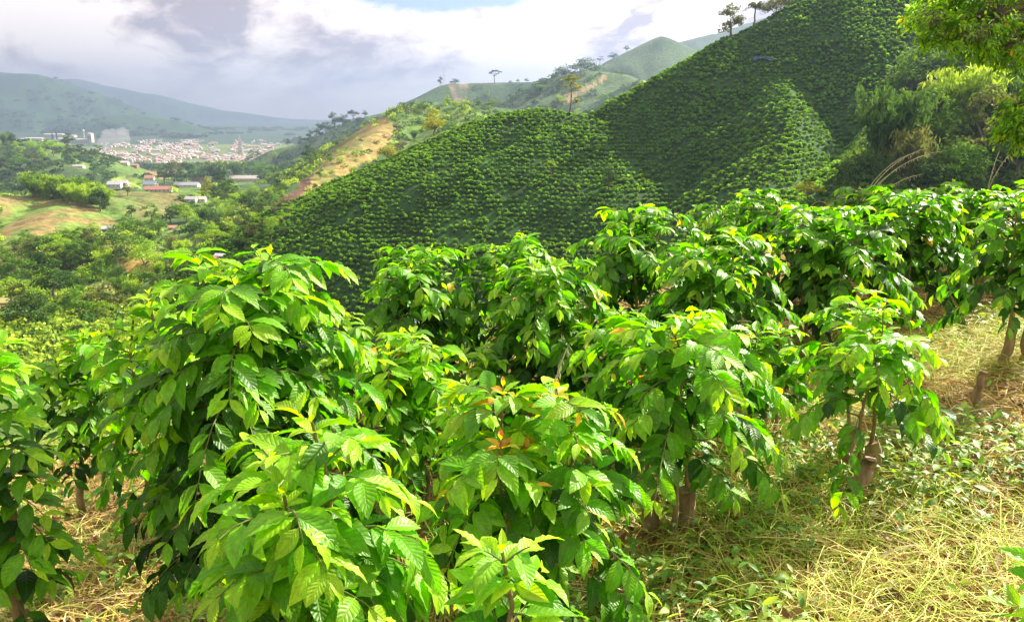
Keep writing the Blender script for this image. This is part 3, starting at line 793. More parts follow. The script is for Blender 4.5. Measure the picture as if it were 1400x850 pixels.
def tree_proto(name, kind, seed, cols, Ht=10., mat=None):
    """a tree about Ht metres tall: Empty > trunk, crown"""
    rs = np.random.default_rng(seed)
    e = empty(name, (0, 0, 0), "tree", "tree")
    tr = MB(); C = []; Rr = []; n = 1500; size = .55; clumps = 34; droop = 0.; shell = .6
    H = 10.
    def limb(p0, p1, r0, r1, k=6):
        t = np.linspace(0, 1, k)[:, None]; pts = p0 + (p1 - p0) * t
        pts[1:-1] += rs.normal(0, .12, (k - 2, 3)); pts[:, 2] += (np.sin(t[:, 0] * 3.14) * .2)
        tr.tube(pts, np.linspace(r0, r1, k), 6)
    if kind == 'round':
        limb(np.array([0, 0, -.3]), np.array([.1, .1, 3.5]), .38, .24)
        for i in range(7):
            a = i * .9 + rs.uniform(-.3, .3); rad = rs.uniform(1.4, 3.2); z = rs.uniform(2.6, 7.6)
            c = np.array([math.cos(a) * rad, math.sin(a) * rad, z]); C.append(c); Rr.append(np.array([1, 1, .8]) * rs.uniform(1.5, 2.3)); limb(np.array([.1, .1, 3.2]), c, .16, .05)
        C.append(np.array([0, 0, 8.2])); Rr.append(np.array([2.2, 2.2, 1.7]))
    elif kind == 'umbrella':
        limb(np.array([0, 0, -.3]), np.array([.2, 0, 4.]), .3, .22)
        for i in range(9):
            a = i * .75; rad = rs.uniform(2., 5.0); z = 8.6 - rad * .5 + rs.uniform(-.4, .4)
            c = np.array([math.cos(a) * rad, math.sin(a) * rad, z]); C.append(c); Rr.append(np.array([2.1, 2.1, 1.25]) * rs.uniform(.8, 1.25)); limb(np.array([.2, 0, 3.6]), c - [0, 0, .3], .15, .04)
        C.append(np.array([0, 0, 8.9])); Rr.append(np.array([2.4, 2.4, 1.1])); size = .5; n = 2200
    elif kind == 'slim':
        limb(np.array([0, 0, -.3]), np.array([.3, 0, 5.2]), .22, .15); limb(np.array([.3, 0, 5.1]), np.array([.1, 0, 9.]), .15, .04)
        for (x, z, r) in ((-1.2, 8.6, 1.2), (.9, 8.9, 1.3), (0, 9.6, 1.), (-1.4, 7.0, .9), (1.9, 6.9, 1.1), (.6, 7.6, 1.1), (-2.3, 3.7, .7), (2.2, 3.8, .9), (1.4, 3.2, .8)):
            c = np.array([x, rs.uniform(-1, 1), z]); C.append(c); Rr.append(np.array([1, 1, .5]) * r); limb(np.array([.2, 0, z - 1.2 if z > 4 else 2.6]), c - [0, 0, .2], .07, .03)
        n = 1100; size = .38; clumps = 30
    elif kind == 'sparse':
        limb(np.array([0, 0, -.3]), np.array([0, 0, 4.8]), .25, .17)
        for i in range(8):
            a = i * .8; rad = rs.uniform(1., 3.2); z = rs.uniform(6.2, 9.4)
            c = np.array([math.cos(a) * rad, math.sin(a) * rad, z]); C.append(c); Rr.append(np.array([1, 1, .85]) * rs.uniform(.8, 1.2)); limb(np.array([0, 0, 4.6]), c, .1, .04)
        n = 1200; size = .42
    elif kind == 'bush':
        for i in range(5):
            a = i * 1.3; c = np.array([math.cos(a) * 2.2, math.sin(a) * 2.2, rs.uniform(1.8, 4.4)]); C.append(c); Rr.append(np.array([2.6, 2.6, 2.2]) * rs.uniform(.8, 1.2)); limb(np.array([0, 0, -.2]), c, .18, .05)
        C.append(np.array([0, 0, 5.8])); Rr.append(np.array([2.8, 2.8, 2.0])); n = 1500; size = .55; clumps = 40
    if kind == 'bamboo':
        P = []; Nn = []; Cc = []; c1, c2 = map(np.array, cols)
        for i in range(34):
            a = rs.uniform(0, 6.28); r0 = rs.uniform(0, 1.2); h = rs.uniform(7, 10.5); out = rs.uniform(1.0, 3.6)
            t = np.linspace(0, 1, 9); x = math.cos(a) * (r0 + out * t ** 2.4); y = math.sin(a) * (r0 + out * t ** 2.4); z = h * (t - .22 * t ** 4.5)
            pts = np.stack([x, y, z], 1); tr.tube(pts, np.linspace(.07, .02, 9), 5)
            m = 52; s = rs.uniform(.22, 1, m) ** .8; q = np.stack([np.interp(s, t, pts[:, k]) for k in range(3)], 1)
            dv = rs.normal(0, .38, (m, 3)); dv[:, 2] -= .25; q = q + dv
            P.append(q); Nn.append(rs.normal(0, 1, (m, 3)) + [0, 0, .3]); w = s[:, None] * rs.uniform(.6, 1.2); Cc.append((c1 * (1 - w) + c2 * w) * rs.uniform(.75, 1.2, (m, 1)))
        V, Fq, Cc = quads_at(rs, np.concatenate(P), np.concatenate(Nn), np.concatenate(Cc), .95, 1.4, .34)
        tr.build("culms", M_CULM, e, True); mesh_np("foliage", V, Fq, M_FAR, e, Cc, smooth=False); return e
    if kind == 'palm':
        limb(np.array([0, 0, -.3]), np.array([.2, 0, 6.5]), .3, .2, 8); tr.build("trunk", M_TRUNK, e, True)
        P = []; Nn = []; Cc = []; c1, c2 = map(np.array, cols)
        for i in range(15):
            a = i * 2.4; el = rs.uniform(.0, 1.1); t = np.linspace(0, 1, 40); L_ = rs.uniform(2.8, 3.8)
            x = L_ * t * math.cos(el) ; z = 6.5 + L_ * (t * math.sin(el + .2) - .55 * t ** 2.2)
            q = np.stack([.2 + np.cos(a) * x, np.sin(a) * x, z], 1); P.append(q + rs.normal(0, .12, q.shape)); Nn.append(rs.normal(0, .5, (40, 3)) + [0, 0, 1]); Cc.append((c1 + (c2 - c1) * rs.random()) * np.ones((40, 1)))
        V, Fq, Cc = quads_at(rs, np.concatenate(P), np.concatenate(Nn), np.concatenate(Cc), .95, .8, .3)
        mesh_np("fronds", V, Fq, M_FAR, e, Cc, smooth=False); return e
    tr.build("trunk", M_TRUNK, e, True)
    V, Fq, Cc = crown_quads(rs, C, Rr, n, size, 0, cols, droop, clumps, shell)
    mesh_np("crown", V, Fq, mat or M_FAR, e, Cc, smooth=False)
    return e
M_CULM = plain("culm", (.22, .28, .08), .6, 2)

PROTO = {}
def P(kind, seed, tint):
    cols = {'dark': ((.03, .08, .018), (.085, .17, .03)), 'mid': ((.06, .16, .02), (.18, .32, .035)), 'lime': ((.16, .34, .025), (.40, .56, .04)),
            'yellow': ((.20, .26, .03), (.45, .42, .05)), 'olive': ((.10, .14, .03), (.20, .22, .06)), 'grey': ((.12, .14, .08), (.24, .24, .15)), 'rust': ((.14, .13, .05), (.30, .22, .08))}[tint]
    return (kind, seed, tint, cols)
NAMES = {'round': 'broadleaf_tree', 'umbrella': 'umbrella_tree', 'slim': 'slender_tree', 'sparse': 'sparse_tree', 'bush': 'bushy_tree', 'bamboo': 'bamboo_clump', 'palm': 'palm_tree'}
CATS = {'bamboo': 'bamboo', 'palm': 'palm tree'}
def tree(kind, tint, loc, h, label, group=None, seed=None, wx=1.0):
    rs = random
    sd = seed if seed is not None else rs.randint(0, 2)
    key = (kind, tint, sd); s = h / 10.; sca = (s * wx, s * wx, s); rz = rs.uniform(0, 6.28) if kind != 'slim' else 0
    loc = np.asarray(loc, float)
    if key not in PROTO:
        k, s_, t_, cols = P(*(kind, sd, tint))
        e = tree_proto(NAMES[kind], kind, 300 + sd * 17 + len(kind), cols)
        e.location = loc.tolist(); e.rotation_euler = (0, 0, rz); e.scale = sca
        tag(e, label, CATS.get(kind, 'tree'), group); PROTO[key] = e; return e
    return copy_tree(PROTO[key], loc, rz, sca, label, group)

def sky_y(u, Y, dy=0):
    return on(u, Y)
def Hpx(px, Y): return px / F_PX * Y * 1.0

# notable trees of the ridges  (u, base distance, height px, kind, tint, label, width)
for u, Y, hp, k, t, lb, wx in [
  (594, 371, 40, 'round', 'yellow', "yellow green spreading tree on the lower crest of the coffee hill", .95),
  (533, 377, 24, 'bush', 'yellow', "low yellow spreading tree, lowest on the crest of the coffee hill", 1.9),
  (779, 347, 52, 'slim', 'yellow', "tall slender tree standing alone on the rounded coffee hill top", 1.0),
  (998, 366, 44, 'round', 'olive', "olive broad crowned tree on the skyline of the high coffee slope", 1.1),
  (1030, 374, 42, 'palm', 'olive', "small palm right of the olive broad crowned tree", 1.0),
  (1062, 376, 44, 'bush', 'olive', "dark rounded tree on the crest cut by the top edge", 1.0),
  (1092, 376, 40, 'bush', 'mid', "green bushy tree on the crest near the top edge", 1.2),
  (1125, 374, 36, 'bush', 'dark', "dark bushy tree, rightmost of those along the high crest", 1.4),
  (753, -247, 28, 'sparse', 'lime', "small pale tree alone in the shaded hollow of the coffee hill", .9),
  (832, -262, 34, 'round', 'dark', "dark small tree low on the shaded coffee slope", 1.0),
  (1103, -278, 30, 'umbrella', 'yellow', "pale yellow bush peeping up behind the back row of shrubs", 1.2),
  (676, 1655, 17, 'sparse', 'dark', "dark round headed tree alone on the far bare ridge", 1.5),
  (602, 1610, 12, 'round', 'dark', "small dark tree beside the mast on the far ridge", .8),
  (622, 1640, 9, 'bush', 'dark', "low wide dark tree right of the mast on the far ridge", 1.7),
  (698, 1650, 5, 'bush', 'dark', "tiny bush on the far bare ridge, first right of the lone tree", 1.4),
  (708, 1650, 5, 'bush', 'dark', "tiny bush on the far bare ridge, second right of the lone tree", 1.2),
  (720, 1640, 6, 'bush', 'mid', "tiny bush where the far bare ridge meets the wooded hill", 1.4),
  (394, 1470, 10, 'round', 'dark', "leftmost small tree of the line on the far descending ridge", .9),
  (411, 1460, 10, 'round', 'dark', "second small tree from the left on the far descending ridge", 1.1),
  (424, 1455, 14, 'round', 'dark', "third small tree from the left on the far descending ridge", .9),
  (436, 1450, 17, 'round', 'dark', "fourth tree from the left on the far descending ridge, taller", 1.0),
  (446, 1450, 19, 'bush', 'dark', "fifth tree from the left on the far descending ridge, broad", 1.2),
  (457, 1450, 22, 'round', 'dark', "tallest tree of the line on the far descending ridge", .9),
  (470, 1450, 18, 'bush', 'dark', "bushy tree above the dark slope on the far descending ridge", 1.3),
  (483, 1450, 14, 'umbrella', 'dark', "flat headed tree, last of the line on the far descending ridge", 1.1),
  (499, 1455, 9, 'round', 'dark', "small separate tree high on the far descending ridge", 1.2),
  (339, 1545, 9, 'round', 'dark', "single small tree at the foot of the far ridge beside the town", 1.0),
  (566, 1500, 7, 'sparse', 'dark', "tiny thin tree on the upper skyline left of the mast", 1.0),
  (800, 1075, 26, 'bush', 'dark', "big dark bushy tree on top of the green hill behind the slender tree", 1.8),
  (775, 1085, 24, 'bush', 'dark', "broad dark tree on the left shoulder of the green hill", 1.7),
  (735, 1130, 18, 'round', 'mid', "green round tree below the left shoulder of the green hill", 1.2),
  (760, 1100, 16, 'round', 'lime', "pale round tree in the saddle left of the green hill", 1.1),
  (820, 1500, 12, 'sparse', 'dark', "spiky dark tree on the skyline right of the big bushy tree", 1.1),
  (838, 1500, 10, 'bush', 'dark', "low dark bush on the skyline below the pointed peak", 1.6),
  (857, 1500, 8, 'round', 'dark', "small dark tree close under the pointed peak", 1.4),
  (563, 935, 8, 'bush', 'mid', "small bush on the near edge of the terraced ridge", 1.6),
  (655, 965, 10, 'round', 'mid', "green tree on the terraced ridge, left of two", 1.1),
  (672, 970, 14, 'bush', 'mid', "wide green tree on the terraced ridge, right of two", 1.6),
]:
    Y = Y * (1.9 if Y == 1500 and u > 800 else 1.65 if 1440 <= Y < 1700 else 1.7 if 1000 < Y < 1200 else 1)
    p = on(u, Y) if Y > 0 else hit(u, -Y, 120); Y = p[1]; tree(k, t, p - [0, 0, .02], Hpx(hp, Y), lb, None, wx=wx)

# ------------------------------------------------------------------ hill individual trees on brown ridge etc (base pixel)
for u, v, hp, k, t, lb, wx in [
  (438, 246, 16, 'round', 'mid', "small green tree standing on the dark bare slope", .9),
  (424, 225, 26, 'round', 'dark', "dark olive tree on the green edge above the bare slope", 1.1),
  (545, 190, 22, 'sparse', 'grey', "greyish thin tree on the terraced slope, upper one", 1.2),
  (556, 165, 20, 'sparse', 'grey', "greyish tree at the top of the terraced slope", 1.0),
  (552, 222, 28, 'round', 'grey', "grey green tree below the terraces beside the tan field", 1.0),
  (570, 215, 24, 'round', 'mid', "green tree right of the grey one beside the tan field", 1.0),
  (530, 235, 18, 'bush', 'dark', "dark bush in the fold of the tan field", 1.4),
  (640, 180, 16, 'bush', 'mid', "green bush behind the coffee hill crest below the terraces", 1.5),
  (840, 165, 20, 'round', 'dark', "bluish dark tree in the gap behind the saddle of the coffee hill", 1.2),
  (350, 232, 16, 'bush', 'mid', "green bush at the foot of the far ridge above the pale roofs", 1.5),
]:
    p = hit(u, v, 420)
    if p is None: continue
    tree(k, t, p, Hpx(hp, p[1]), lb, None, wx=wx)

# ------------------------------------------------------------------ wooded slope on the right
ORD = ["first", "second", "third", "fourth", "fifth", "sixth", "seventh", "eighth", "ninth", "tenth", "eleventh", "twelfth", "thirteenth", "fourteenth", "fifteenth", "sixteenth", "seventeenth", "eighteenth", "nineteenth", "twentieth"]
TINT = {'dark': 'dark green', 'mid': 'green', 'lime': 'pale lime', 'yellow': 'yellow green', 'olive': 'olive', 'grey': 'greyish', 'rust': 'rusty'}
G_W = "trees of the wooded slope at the right"
for u, v, hp, k, t, lb, wx in [
  (1205, 245, 110, 'bamboo', 'dark', "tall leaning vine covered tree at the left edge of the wooded slope", .9),
  (1232, 262, 80, 'bamboo', 'olive', "shorter vine covered tree in front of the tall leaning one", .9),
  (1180, 268, 60, 'bush', 'dark', "dark thicket tree at the foot of the wooded slope's left edge", 1.2),
  (1312, 185, 82, 'bamboo', 'lime', "bright feathery bamboo with a pointed top on the wooded slope", 1.2),
  (1350, 170, 66, 'bamboo', 'mid', "dull feathery bamboo right of the bright one", 1.1),
  (1272, 215, 72, 'round', 'mid', "green tree below and left of the bright feathery bamboo", 1.1),
  (1345, 245, 92, 'round', 'olive', "olive spreading tree in the middle of the wooded slope", 1.1),
  (1300, 262, 70, 'bush', 'mid', "green bushy tree behind the highest shrub of the back row", 1.2),
  (1388, 262, 80, 'round', 'mid', "green rounded tree beside the right edge of the wooded slope", 1.1),
  (1262, 275, 58, 'bush', 'dark', "blackish thicket tree low on the wooded slope behind the grass stalks", 1.2),
  (1240, 150, 60, 'round', 'mid', "hazy rounded tree at the upper left of the wooded slope", 1.2),
  (1275, 130, 62, 'bush', 'mid', "hazy green tree near the top of the wooded slope", 1.2),
  (1320, 118, 60, 'bush', 'mid', "hazy bushy tree just under the overhanging branch", 1.2),
  (1375, 130, 64, 'bamboo', 'mid', "feathery bamboo near the right edge, high on the slope", 1.1),
  (1400, 185, 70, 'bush', 'dark', "dark bushy tree at the right edge of the wooded slope", 1.2),
  (1430, 230, 90, 'round', 'dark', "dark tree beyond the right edge of the wooded slope", 1.2),
  (1285, 172, 55, 'bamboo', 'olive', "olive feathery bamboo between the dark and the bright clumps", 1.0),
  (1225, 205, 60, 'round', 'mid', "rounded green tree between the coffee rows and the bamboo", 1.0),
]:
    p = hit(u, v, 120)
    if p is None: continue
    tree(k, t, p, Hpx(hp * 1.3, p[1]), lb, G_W, wx=wx)

# ------------------------------------------------------------------ valley: houses
M_WHITE = plain("white_render", (.60, .57, .52), .85, .25, .35)
M_CREAM = plain("cream_render", (.60, .52, .40), .85, .5, .12)
M_BRICK = plain("brick_wall", (.34, .17, .11), .9, .8, .2)
M_TIN = plain("tin_roof", (.50, .52, .55), .55, .6, .2)
M_REDTIN = plain("red_roof", (.46, .22, .17), .7, .5, .35)
M_TILE = plain("tile_roof", (.42, .33, .27), .85, .5, .3)
M_BLUE = plain("blue_roof", (.24, .32, .42), .6, .5, .2)
M_DARKW = plain("window_dark", (.04, .05, .06), .3, 1, .2)
M_PALE = plain("pale_roof", (.62, .56, .50), .7, .4, .15)

def gable(mb, w, d, h, rh, ov=.5):
    """gabled roof on a w x d box whose eaves stand at h"""
    x, y = w / 2 + ov, d / 2 + ov; t = .18
    V = [(-x, -y, h), (x, -y, h), (x, y, h), (-x, y, h), (-x, 0, h + rh), (x, 0, h + rh)]
    V += [(a, b, c + t) for a, b, c in V]
    mb.add(V, [(0, 1, 5, 4)[::-1], (3, 4, 5, 2)[::-1], (6, 7, 11, 10), (9, 10, 11, 8), (0, 6, 7, 1)[::-1], (3, 2, 8, 9)[::-1], (0, 4, 10, 6)[::-1], (3, 9, 10, 4)[::-1], (1, 7, 11, 5)[::-1], (2, 5, 11, 8)[::-1]])

def house(p, w, d, h, rz, wallm, roofm, label, nwin=4, rh=None, cat="house", name="house"):
    e = empty(name, np.asarray(p) - [0, 0, .3], label, cat, None, rz)
    b = MB(); b.box((0, 0, h / 2 - 1), (w, d, h + 2.0))
    rh = rh if rh is not None else d * .34
    # gable ends
    b.add([(-w / 2, -d / 2, h), (-w / 2, d / 2, h), (-w / 2, 0, h + rh * .95)], [(0, 1, 2)]); b.add([(w / 2, -d / 2, h), (w / 2, d / 2, h), (w / 2, 0, h + rh * .95)], [(0, 2, 1)])
    b.build("wall", wallm, e)
    r = MB(); gable(r, w, d, h + .01, rh); r.build("roof", roofm, e)
    for i in range(nwin):
        x = -w / 2 + w * (i + .7) / (nwin + .4)
        m = MB(); m.box((x, -d / 2 - .03, h * .55), (min(1.4, w / nwin * .45), .12, h * .35)); m.build("window", M_DARKW, e)
    m = MB(); m.box((-w / 2 + w * .06 + .6, -d / 2 - .035, h * .36), (1.1, .13, h * .72)); m.build("door", M_BRICK, e)
    return e

HS = [
 (218, 262, 30, 10, 4, .05, M_WHITE, M_REDTIN, "long farm building with a red and white tin roof on the bench"),
 (206, 256, 14, 10, 5, .0, M_CREAM, M_BLUE, "blue grey roofed house behind the long red roofed building"),
 (256, 256, 28, 9, 4, -.08, M_WHITE, M_TIN, "long low building with a grey white roof right of the red roof"),
 (271, 251, 13, 9, 5, .1, M_CREAM, M_REDTIN, "small house with a pink roof above the long grey roof"),
 (262, 276, 13, 8, 4.5, -.1, M_WHITE, M_TIN, "white house under the yellow green tree, left of two joined"),
 (275, 276, 11, 8, 4.2, .1, M_WHITE, M_PALE, "white house under the yellow green tree, right of two joined"),
 (335, 247, 34, 10, 3.5, 0, M_CREAM, M_PALE, "very long pale roofed shed right of the dark tree row"),
 (158, 257, 15, 10, 5.5, .1, M_WHITE, M_TIN, "white two storey farmhouse left of the other roofs"),
 (168, 254, 12, 9, 4.5, -.1, M_WHITE, M_PALE, "pale farmhouse just behind the white two storey one"),
 (205, 247, 10, 8, 4.5, .2, M_CREAM, M_REDTIN, "little house behind the trees above the blue grey roof"),
 (236, 314, 7, 5, 3, .3, M_CREAM, M_REDTIN, "small shack with a rusty roof among the valley trees"),
 (245, 318, 8, 6, 3, -.2, M_WHITE, M_TIN, "bright white roofed shack right of the rusty one"),
 (293, 358, 6, 5, 3, .2, M_CREAM, M_REDTIN, "tiny red roofed hut at the foot of the coffee hill"),
 (301, 354, 5, 4, 3, -.2, M_WHITE, M_TIN, "tiny white hut beside the red roofed hut"),
 (150, 316, 11, 6, 3, .1, M_CREAM, M_TIN, "low grey roofed shelter above the dense dark trees"),
 (108, 229, 26, 11, 4, -.1, M_WHITE, M_PALE, "lone white farm building on the bluish hill at the left"),
 (170, 226, 20, 12, 6, .1, M_WHITE, M_PALE, "white house on the slope below the town, left of two"),
 (184, 229, 18, 12, 6, -.1, M_BRICK, M_TILE, "brown house on the slope below the town, right of two"),
]
HOUSE_P = []
for u, v, w, d, h, rz, wm, rm, lb in HS:
    p = hit(u, v, 150)
    if p is None: print("no hit", lb); continue
    HOUSE_P.append((u, v)); sc_ = 1.0
    w2 = w * p[1] / (820 if v < 300 and v > 240 else (1700 if v < 240 else (480 if v > 345 else 600)))
    k = w2 / w
    house(p, w2 * .88, d * k * .9, h * k * .62, rz, wm, rm, lb, nwin=max(2, int(w / 5)))

# ------------------------------------------------------------------ the town
rg = np.random.default_rng(77)
def town_house_proto(w, d, h, wm, rm, flat):
    b = MB(); b.box((0, 0, h / 2 - 1.5), (w, d, h + 3))
    me_o = b.build("town_house", wm, None, link=False)
    me = me_o.data; me.materials.append(rm)
    import bmesh
    bm = bmesh.new(); bm.from_mesh(me)
    def addf(vs, mi):
        q = [bm.verts.new(x) for x in vs]; f = bm.faces.new(q); f.material_index = mi
    x, y = w / 2 + .6, d / 2 + .6; rh = .6 if flat else d * .28
    addf([(-x, -y, h), (x, -y, h), (x, 0, h + rh), (-x, 0, h + rh)], 1); addf([(-x, 0, h + rh), (x, 0, h + rh), (x, y, h), (-x, y, h)], 1)
    addf([(-x + .6, -y + .6, h), (-x + .6, 0, h + rh - .1), (-x + .6, y - .6, h)], 0); addf([(x - .6, -y + .6, h), (x - .6, y - .6, h), (x - .6, 0, h + rh - .1)], 0)
    me.materials.append(M_DARKW)
    for i in range(max(2, int(w / 4))):
        for j in range(max(1, int(h / 4))):
            cx = -w / 2 + (i + .5) * w / max(2, int(w / 4)); cz = 2 + j * 3.6
            addf([(cx - .8, -d / 2 - .05, cz - .8), (cx + .8, -d / 2 - .05, cz - .8), (cx + .8, -d / 2 - .05, cz + .8), (cx - .8, -d / 2 - .05, cz + .8)], 2)
    bm.to_mesh(me); bm.free()
    return me
PR = [town_house_proto(w, d, h, wm, rm, fl) for w, d, h, wm, rm, fl in [
  (26, 16, 9, M_WHITE, M_TILE, 0), (18, 14, 7, M_CREAM, M_TILE, 0), (34, 18, 12, M_WHITE, M_PALE, 1), (20, 14, 8, M_BRICK, M_TILE, 0), (22, 16, 10, M_WHITE, M_REDTIN, 0), (30, 20, 8, M_CREAM, M_PALE, 1), (16, 14, 14, M_WHITE, M_TIN, 1)]]
DESC = ["white town house with a brown tiled roof", "cream town house with a brown tiled roof", "large white flat roofed town block", "brick town house with a tiled roof", "white town house with a reddish roof", "broad cream hall with a pale roof", "tall narrow white town block"]
spots = []
for _ in range(60000):
    if len(spots) >= 1500: break
    u = rg.uniform(132, 385); v = rg.uniform(192, 229)
    # outline of the town: lower left corner and upper right thin out
    if v > 214 and u < 165: continue
    if v > 222 and u < 215: continue
    if v < 197 and (u > 360 or u < 190): continue
    if 292 < u < 318 and 197 < v < 206: continue
    if fbm(np.array([u / 14.]), np.array([v / 5.]), 5)[0] < .46: continue
    b_ = (425 - v) / F_PX; Y = -200 * (b_ * SP + CP) / (b_ * CP - SP)
    x = (u - 700) / F_PX * Y / (b_ * SP + CP)
    gx, gy = round(x / 19), round(Y / 30)
    spots.append((gx, gy))
spots = sorted(set(spots), key=lambda q: q[1])
print("town spots", len(spots))
sx = np.array([q[0] * 19. for q in spots]) + rg.uniform(-4, 4, len(spots)); sy = np.array([q[1] * 30. for q in spots]) + rg.uniform(-9, 9, len(spots))
sz = terrain(sx, sy)
fringe = []
nn = 0; counts = [0] * 7
rows_txt = ["front edge", "front part", "middle", "far part"]
for i, (x, y, z) in enumerate(zip(sx, sy, sz)):
    k = int(rg.choice(7, p=[.25, .2, .1, .13, .16, .06, .10])); s = rg.uniform(.62, 1.0); rz = rg.choice([0, math.pi / 2]) + .25 + rg.normal(0, .05)
    if i < 270:
        o = bpy.data.objects.new("town_house", PR[k]); col.objects.link(o)
        o.location = (x, y, z); o.rotation_euler = (0, 0, rz); o.scale = (s, s, s)
        q = rows_txt[min(3, int(i / 68))]
        tag(o, f"{DESC[k]} at the {q} of the town", "house", f"houses in the {q} of the valley town")
        nn += 1
    else:
        fringe.append((x, y, z, k, s, rz))
# the hundreds of further roofs: one mass
FV = []; FF = []; n0 = 0
mslots = [M_WHITE, M_TILE, M_CREAM, M_PALE, M_REDTIN, M_BRICK, M_TIN]
mi_all = []
for x, y, z, k, s, rz in fringe:
    w, d, h = 22 * s, 15 * s, 8 * s; rh = d * .25
    V = np.array([(-w/2,-d/2,-3),(w/2,-d/2,-3),(w/2,d/2,-3),(-w/2,d/2,-3),(-w/2,-d/2,h),(w/2,-d/2,h),(w/2,d/2,h),(-w/2,d/2,h),(-w/2,0,h+rh),(w/2,0,h+rh)])
    cs, sn = math.cos(rz), math.sin(rz)
    V = V @ np.array([[cs, sn, 0], [-sn, cs, 0], [0, 0, 1]]) + [x, y, z]
    FV.append(V)
    for q, mi in (((0,1,5,4), 0), ((2,3,7,6), 0), ((1,2,6,5), 0), ((3,0,4,7), 0), ((4,5,9,8), 1), ((8,9,6,7), 1), ((4,8,7,7), 0)):
        q = tuple(dict.fromkeys(q)); FF.append(tuple(a + n0 for a in q)); mi_all.append({0: [0, 0, 2, 5][k % 4], 1: [1, 3, 4, 1, 6, 3, 1][k]}[mi])
    n0 += 10
me = bpy.data.meshes.new("town_roofs"); me.from_pydata(np.concatenate(FV).tolist(), [], FF)
for m_ in mslots: me.materials.append(m_)
me.polygons.foreach_set("material_index", mi_all)
o = bpy.data.objects.new("town_buildings", me); col.objects.link(o)
tag(o, "mass of small pale and terracotta roofs filling the far part of the town", "town", kind="stuff")

# church
def flat_p(u, v):
    b_ = (425 - v) / F_PX; Y = -200 * (b_ * SP + CP) / (b_ * CP - SP); x = (u - 700) / F_PX * Y / (b_ * SP + CP)
    return np.array([x, Y, tz(x, Y)])
def church(p, s):
    e = empty("church", p, "white church with a tall pointed spire rising over the town roofs", "church", None, .3, s)
    b = MB(); b.box((0, 10, 7), (16, 36, 18)); b.build("nave", M_WHITE, e)
    r = MB(); V = [(-9, -9, 16), (9, -9, 16), (9, 29, 16), (-9, 29, 16), (0, -9, 23), (0, 29, 23)]; r.add(V, [(0, 4, 5, 3), (1, 2, 5, 4), (0, 1, 4), (2, 3, 5)]); r.build("roof", M_TILE, e)
    t = MB(); t.box((0, -13, 14), (10, 10, 32)); t.box((0, -13, 31), (11, 11, 1)); t.box((0, -13, 35), (8.4, 8.4, 8)); t.build("tower", M_WHITE, e)
    sp = MB(); sp.box((0, -13, 48), (9, 9, 20), 0, .04); sp.build("spire", M_PALE, e)
    for x in (-4.2, 0, 4.2):
        w = MB(); w.box((x, -8.1 if x else -18.1, 8), (1.4, .3, 4)); w.build("window", M_DARKW, e)
church(flat_p(329, 210), 1.5)
# second small tower
e = empty("bell_tower", flat_p(349, 209), "smaller pale bell tower right of the church spire", "tower", None, .2, .8)
b = MB(); b.box((0, 0, 12), (10, 10, 28)); b.build("shaft", M_WHITE, e)
b = MB(); b.box((0, 0, 31), (10.6, 10.6, 10), 0, .05); b.build("cap", M_PALE, e)

# factory with chimneys
def shed(u, v, w, d, h, label, rm=M_WHITE, wm=M_CREAM):
    p = flat_p(u, v); house(p, w, d, h, .05, wm, rm, label, nwin=6, rh=5, cat="factory hall", name="factory_hall")
shed(48, 193, 110, 50, 18, "long white roofed factory hall, leftmost of the works by the town")
shed(88, 193, 100, 50, 16, "white roofed factory hall behind the two dark chimneys")
shed(113, 195, 75, 40, 20, "white factory hall at the right end of the works")
shed(125, 195, 22, 40, 55, "tall tan block at the right end of the works", M_PALE, M_CREAM)
shed(75, 187, 140, 60, 18, "farther long white factory hall behind the works")
shed(97, 188, 70, 50, 14, "farther small white hall right of the long one", M_PALE)
shed(90, 202, 45, 30, 16, "reddish brick works building below the white halls", M_REDTIN, M_BRICK)
shed(33, 193, 50, 30, 14, "small white shed at the far left of the works")
M_STACK = plain("stack", (.10, .09, .10), .9, .1)
for u, lb, h in ((73, "dark factory chimney, left of two", 62), (79, "dark factory chimney, right and taller of two", 72)):
    p = flat_p(u, 198); e = empty("chimney", p, lb, "chimney")
    b = MB(); b.tube(np.array([[0, 0, -3], [0, 0, h * .5], [0, 0, h]]), [5, 4.4, 4], 12); b.build("shaft", M_STACK, e, True)
    b = MB(); b.tube(np.array([[0, 0, h - 3], [0, 0, h + .5]]), [4.6, 4.6], 12); b.build("rim", M_STACK, e, True)
# silo
e = empty("water_tower", flat_p(115, 188), "slim white tower behind the works", "tower")
b = MB(); b.tube(np.array([[0, 0, -3], [0, 0, 40], [0, 0, 45]]), [4, 4, 7], 10); b.build("shaft", M_WHITE, e, True)
b = MB(); b.tube(np.array([[0, 0, 45], [0, 0, 56], [0, 0, 60]]), [8, 8, 2], 12); b.build("tank", M_WHITE, e, True)
print("town", nn, len(fringe), time.time() - T0)

# radio mast on the far ridge
p = on(607, 2660); e = empty("radio_mast", p, "thin lattice radio mast on the far ridge", "mast", None, 0, 1.6)
b = MB()
for k in range(3):
    a = k * 2.094; b.tube(np.array([[math.cos(a) * 1.2, math.sin(a) * 1.2, -1], [math.cos(a) * .5, math.sin(a) * .5, 34]]), .10, 4)
b.build("legs", M_TIN, e)
b = MB()
for z in np.arange(1, 34, 1.6):
    r_ = 1.2 - .7 * z / 34
    for k in range(3):
        a, c = k * 2.094, (k + 1) * 2.094
        b.tube(np.array([[math.cos(a) * r_, math.sin(a) * r_, z], [math.cos(c) * r_, math.sin(c) * r_, z + 1.4]]), .06, 3)
b.build("bracing", M_TIN, e)

